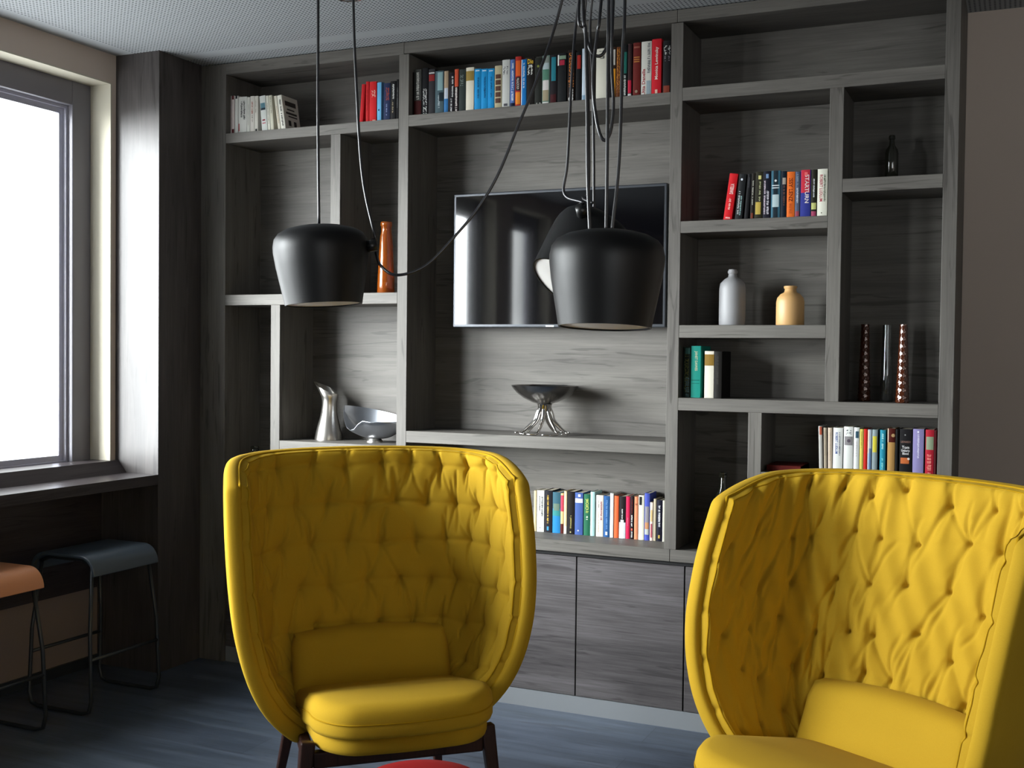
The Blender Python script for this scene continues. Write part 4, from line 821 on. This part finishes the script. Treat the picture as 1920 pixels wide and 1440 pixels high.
    # pinch the border in beside the outermost tufts
    for sg in (-1, 1):
        for z0 in (.955, .83, .705, .58, .46):
            z0 += rng.uniform(-.012, .012)
            k = np.exp(-((Z - z0) / .009) ** 2) * np.exp(-((Ls * tm / 2 - sg * sarc) / .030) ** 2)
            P2 -= Nn * (k * .006)[..., None]; P2[..., 1] += k * .004
    ln = link('quilted_lining', P2.reshape(-1, 3), gridfaces(nt_, nv_), M['yellow'], t, smooth=True); fixn(ln)
    # piping seam round the lining
    def ridx():
        L1 = [(i, 0) for i in range(0, nt_, 4)]; L2 = [(nt_ - 1, j) for j in range(0, nv_, 4)]
        L3 = [(i, nv_ - 1) for i in range(nt_ - 1, 0, -4)]; L4 = [(0, j) for j in range(nv_ - 1, 0, -4)]
        return L1 + L2 + L3 + L4
    ring = [P2[i, j] + Nn[i, j] * .002 for i, j in ridx()]
    MB().tube(ring, .0042, 8, close=True).build('piping', M['yedge'], t, smooth=True)
    ring2 = []
    for i, j in ridx():
        ii = min(max(i, 2), nt_ - 3); jj = min(max(j, 2), nv_ - 3); ring2.append(P2[ii, jj])
    MB().tube(ring2, .0022, 6, close=True).build('seam', M['yedge'], t, smooth=True)
    # seat
    zf = lambda X, Y: -.090 * max(0, (Y + .20)) / .40
    sx0 = .014
    ol = rrect(.252, -.315, .20, .10, .06)
    o = pad(ol, [(.02, .372), (.004, .375), (0, .385), (0, .405), (.0015, .413), (0, .421), (.004, .440), (.016, .456), (.035, .460), (.08, .463), (.15, .464), (.24, .464)], zf).build('seat_cushion', M['yellow'], t, smooth=True)
    smooth_by_angle(fixn(o), 60)
    ring = [(x_, y_ + (-.035 * (1 - min(1, abs(x_) / .26) ** 2) * max(0, (-y_) / .30) ** 3), .413 + zf(x_, y_)) for x_, y_ in ol]
    MB().tube(ring, .0022, 6, close=True).build('seam', M['yedge'], t, smooth=True)
    ol2 = rrect(.240, -.300, .20, .10, .06)
    o = pad(ol2, [(.05, .318), (.02, .320), (.004, .327), (0, .338), (0, .360), (.004, .369), (.012, .373)], lambda X, Y: -.030 * max(0, (Y + .18)) / .40).build('seat_base', M['yellow'], t, smooth=True)
    smooth_by_angle(fixn(o), 60)
    # lumbar cushion curving down into the seat
    nu_, nw = 26, 18; prof = []
    for k in range(nw + 1):
        q = k / nw; z_ = .345 + .193 * q; y_ = .115 + .085 * q ** .8; prof.append((y_, z_))
    def lum(q, u_, side):
        k = min(int(q * nw), nw - 1); f_ = q * nw - k; y_ = prof[k][0] * (1 - f_) + prof[k + 1][0] * f_; z_ = prof[k][1] * (1 - f_) + prof[k + 1][1] * f_
        hw = .238 - .012 * max(0, q - .8) / .2; X = u_ * hw
        ed = math.sqrt(max(0, 1 - max(0, (abs(u_) - .88) / .12) ** 2)) * math.sqrt(max(0, 1 - max(0, (q - .82) / .18) ** 2))
        crown = .012 * math.sin(PI * min(q, 1)) * (1 - u_ * u_)
        yy = y_ - .030 * u_ * u_ + (-.005 - (.022 + crown) * ed if side == 0 else .035)
        return (X, yy, z_ - .010 * u_ * u_ * q)
    V2 = [lum(k / nw, -1 + 2 * j / nu_, s_) for s_ in (0, 1) for k in range(nw + 1) for j in range(nu_ + 1)]
    F3 = gridfaces(nw + 1, nu_ + 1); n1 = (nw + 1) * (nu_ + 1); F3 = F3 + [tuple(n1 + i for i in reversed(f)) for f in F3]
    bd = [j for j in range(nu_ + 1)] + [k * (nu_ + 1) + nu_ for k in range(1, nw + 1)] + [nw * (nu_ + 1) + j for j in range(nu_ - 1, -1, -1)] + [k * (nu_ + 1) for k in range(nw - 1, 0, -1)]
    for i in range(len(bd)):
        p_, q_ = bd[i], bd[(i + 1) % len(bd)]; F3.append((p_, q_, n1 + q_, n1 + p_))
    smooth_by_angle(fixn(link('lumbar_cushion', V2, F3, M['yellow'], t, smooth=True)), 60)
    # walnut frame
    def bar(p0, p1, w0, d0, w1=None, d1=None, nm='rail'):
        w1 = w1 or w0; d1 = d1 or d0; p0, p1 = Vector(p0), Vector(p1); ax_ = (p1 - p0).normalized()
        ref = Vector((0, 1, 0)) if abs(ax_.y) < .8 else Vector((0, 0, 1)); u_ = ax_.cross(ref).normalized(); v_ = u_.cross(ax_)
        R_ = []
        for p_, ww, dd in ((p0, w0, d0), (p1, w1, d1)):
            R_.append([p_ + u_ * sx * ww / 2 + v_ * sy * dd / 2 for sx, sy in ((-1, -1), (1, -1), (1, 1), (-1, 1))])
        return bevel(fixn(MB().rings(R_).build(nm, M['walnut'], t)), .006, 3)
    for sg in (-1, 1):
        bar((sg * .248, -.225, .345), (sg * .285, -.262, 0), .040, .036, .024, .024, 'leg')
        bar((sg * .215, .235, .335), (sg * .262, .330, 0), .038, .034, .024, .024, 'leg')
        bar((sg * .240, -.21, .290), (sg * .215, .24, .268), .030, .045)
    bar((-.235, -.228, .296), (.235, -.228, .296), .045, .028)
    bar((-.205, .238, .272), (.205, .238, .272), .040, .028)
    return t
armchair((-1.669,-1.194,43)[:2], (-1.669,-1.194,43)[2], 11, 'yellow high-backed armchair with quilted lining on the left', 1.0, 1.0)
armchair((-.355,-1.25,-29)[:2], (-.355,-1.25,-29)[2], 5, 'yellow high-backed armchair on the right, cut off by the photo edge', .95, 2.4)

# ---------------------------------------------------------------- red pouf in front of the left chair
pf = empty('red_pouf', (-1.16, -1.88, 0), 'round red upholstered stool top peeking in at the bottom', 'stool')
smooth_by_angle(fixn(MB().lathe([(.001, .345), (.150, .345), (.165, .355), (.168, .395), (.160, .430), (.13, .450), (.08, .461), (.03, .464), (.001, .4645)], n=56).build('cushion', M['red'], pf)), 60)
MB().lathe([(.001, 0), (.13, 0), (.13, .015), (.02, .02), (.02, .33), (.10, .345), (.001, .3455)], n=40).build('pedestal', M['rod'], pf)

# ---------------------------------------------------------------- counter stools
def stool(x0, x1, y0, y1, seatm, label):
    cx, cy = (x0 + x1) / 2, (y0 + y1) / 2
    t = empty('counter_stool', (cx, cy, 0), label, 'stool', 'low stools under the window counter')
    hx, hy = (x1 - x0) / 2, (y1 - y0) / 2
    # saddle seat: flat top, rolled down at both x ends
    pr = []; r = .070; zt = .600; hs = hx + .005
    for k in range(9):
        a = PI / 2 * k / 8; pr.append((-hs + r - r * math.cos(a), zt - .075 + .075 * math.sin(a)))
    pr2 = [(-x_, z_) for x_, z_ in reversed(pr)]; top = pr + pr2
    tk = .012; bot = []
    for i, (x_, z_) in enumerate(top):
        p0 = top[max(i - 1, 0)]; p1 = top[min(i + 1, len(top) - 1)]; dx, dz = p1[0] - p0[0], p1[1] - p0[1]; l_ = math.hypot(dx, dz)
        bot.append((x_ + dz / l_ * tk, z_ - dx / l_ * tk))
    sec = top + list(reversed(bot))
    o = MB().rings([[(x_, y_, z_) for x_, z_ in sec] for y_ in (-hy + .005, hy - .005)]).build('seat', seatm, t); smooth_by_angle(fixn(o), 40); bevel(o, .003, 2)
    rr = .0075
    for sy in (-1, 1):
        Y = sy * (hy + .004); Yt = sy * (hy - .03)
        P = [(-hs + .035, Yt, zt - .045), (-hx + .01, Y * .98, .30), (-hx, Y, .06), (-hx + .012, Y, .018), (-hx + .045, Y, .0085), (0, Y, .0085), (hx - .045, Y, .0085), (hx - .012, Y, .018), (hx, Y, .06), (hx - .01, Y * .98, .30), (hs - .035, Yt, zt - .045)]
        MB().tube(P, rr, 10).build('leg_frame', M['rod'], t, smooth=True)
        MB().tube([(-hs + .03, Yt, zt - .04), (-hs + .08, Yt, zt - .02), (hs - .08, Yt, zt - .02), (hs - .03, Yt, zt - .04)], rr, 8).build('seat_rail', M['rod'], t, smooth=True)
    for sx in (-1, 1):
        X = sx * (hx - .006); MB().tube([(X, -hy, .212), (X, hy, .212)], .007, 8).build('footrest', M['rod'], t, smooth=True)
    return t
stool(-3.455, -3.140, -.830, -.475, M['stool_b'], 'low stool with slate blue bent seat and thin dark legs under the counter')
stool(-3.465, -3.155, -1.40, -1.04, M['stool_o'], 'low stool with terracotta bent seat at the left edge')
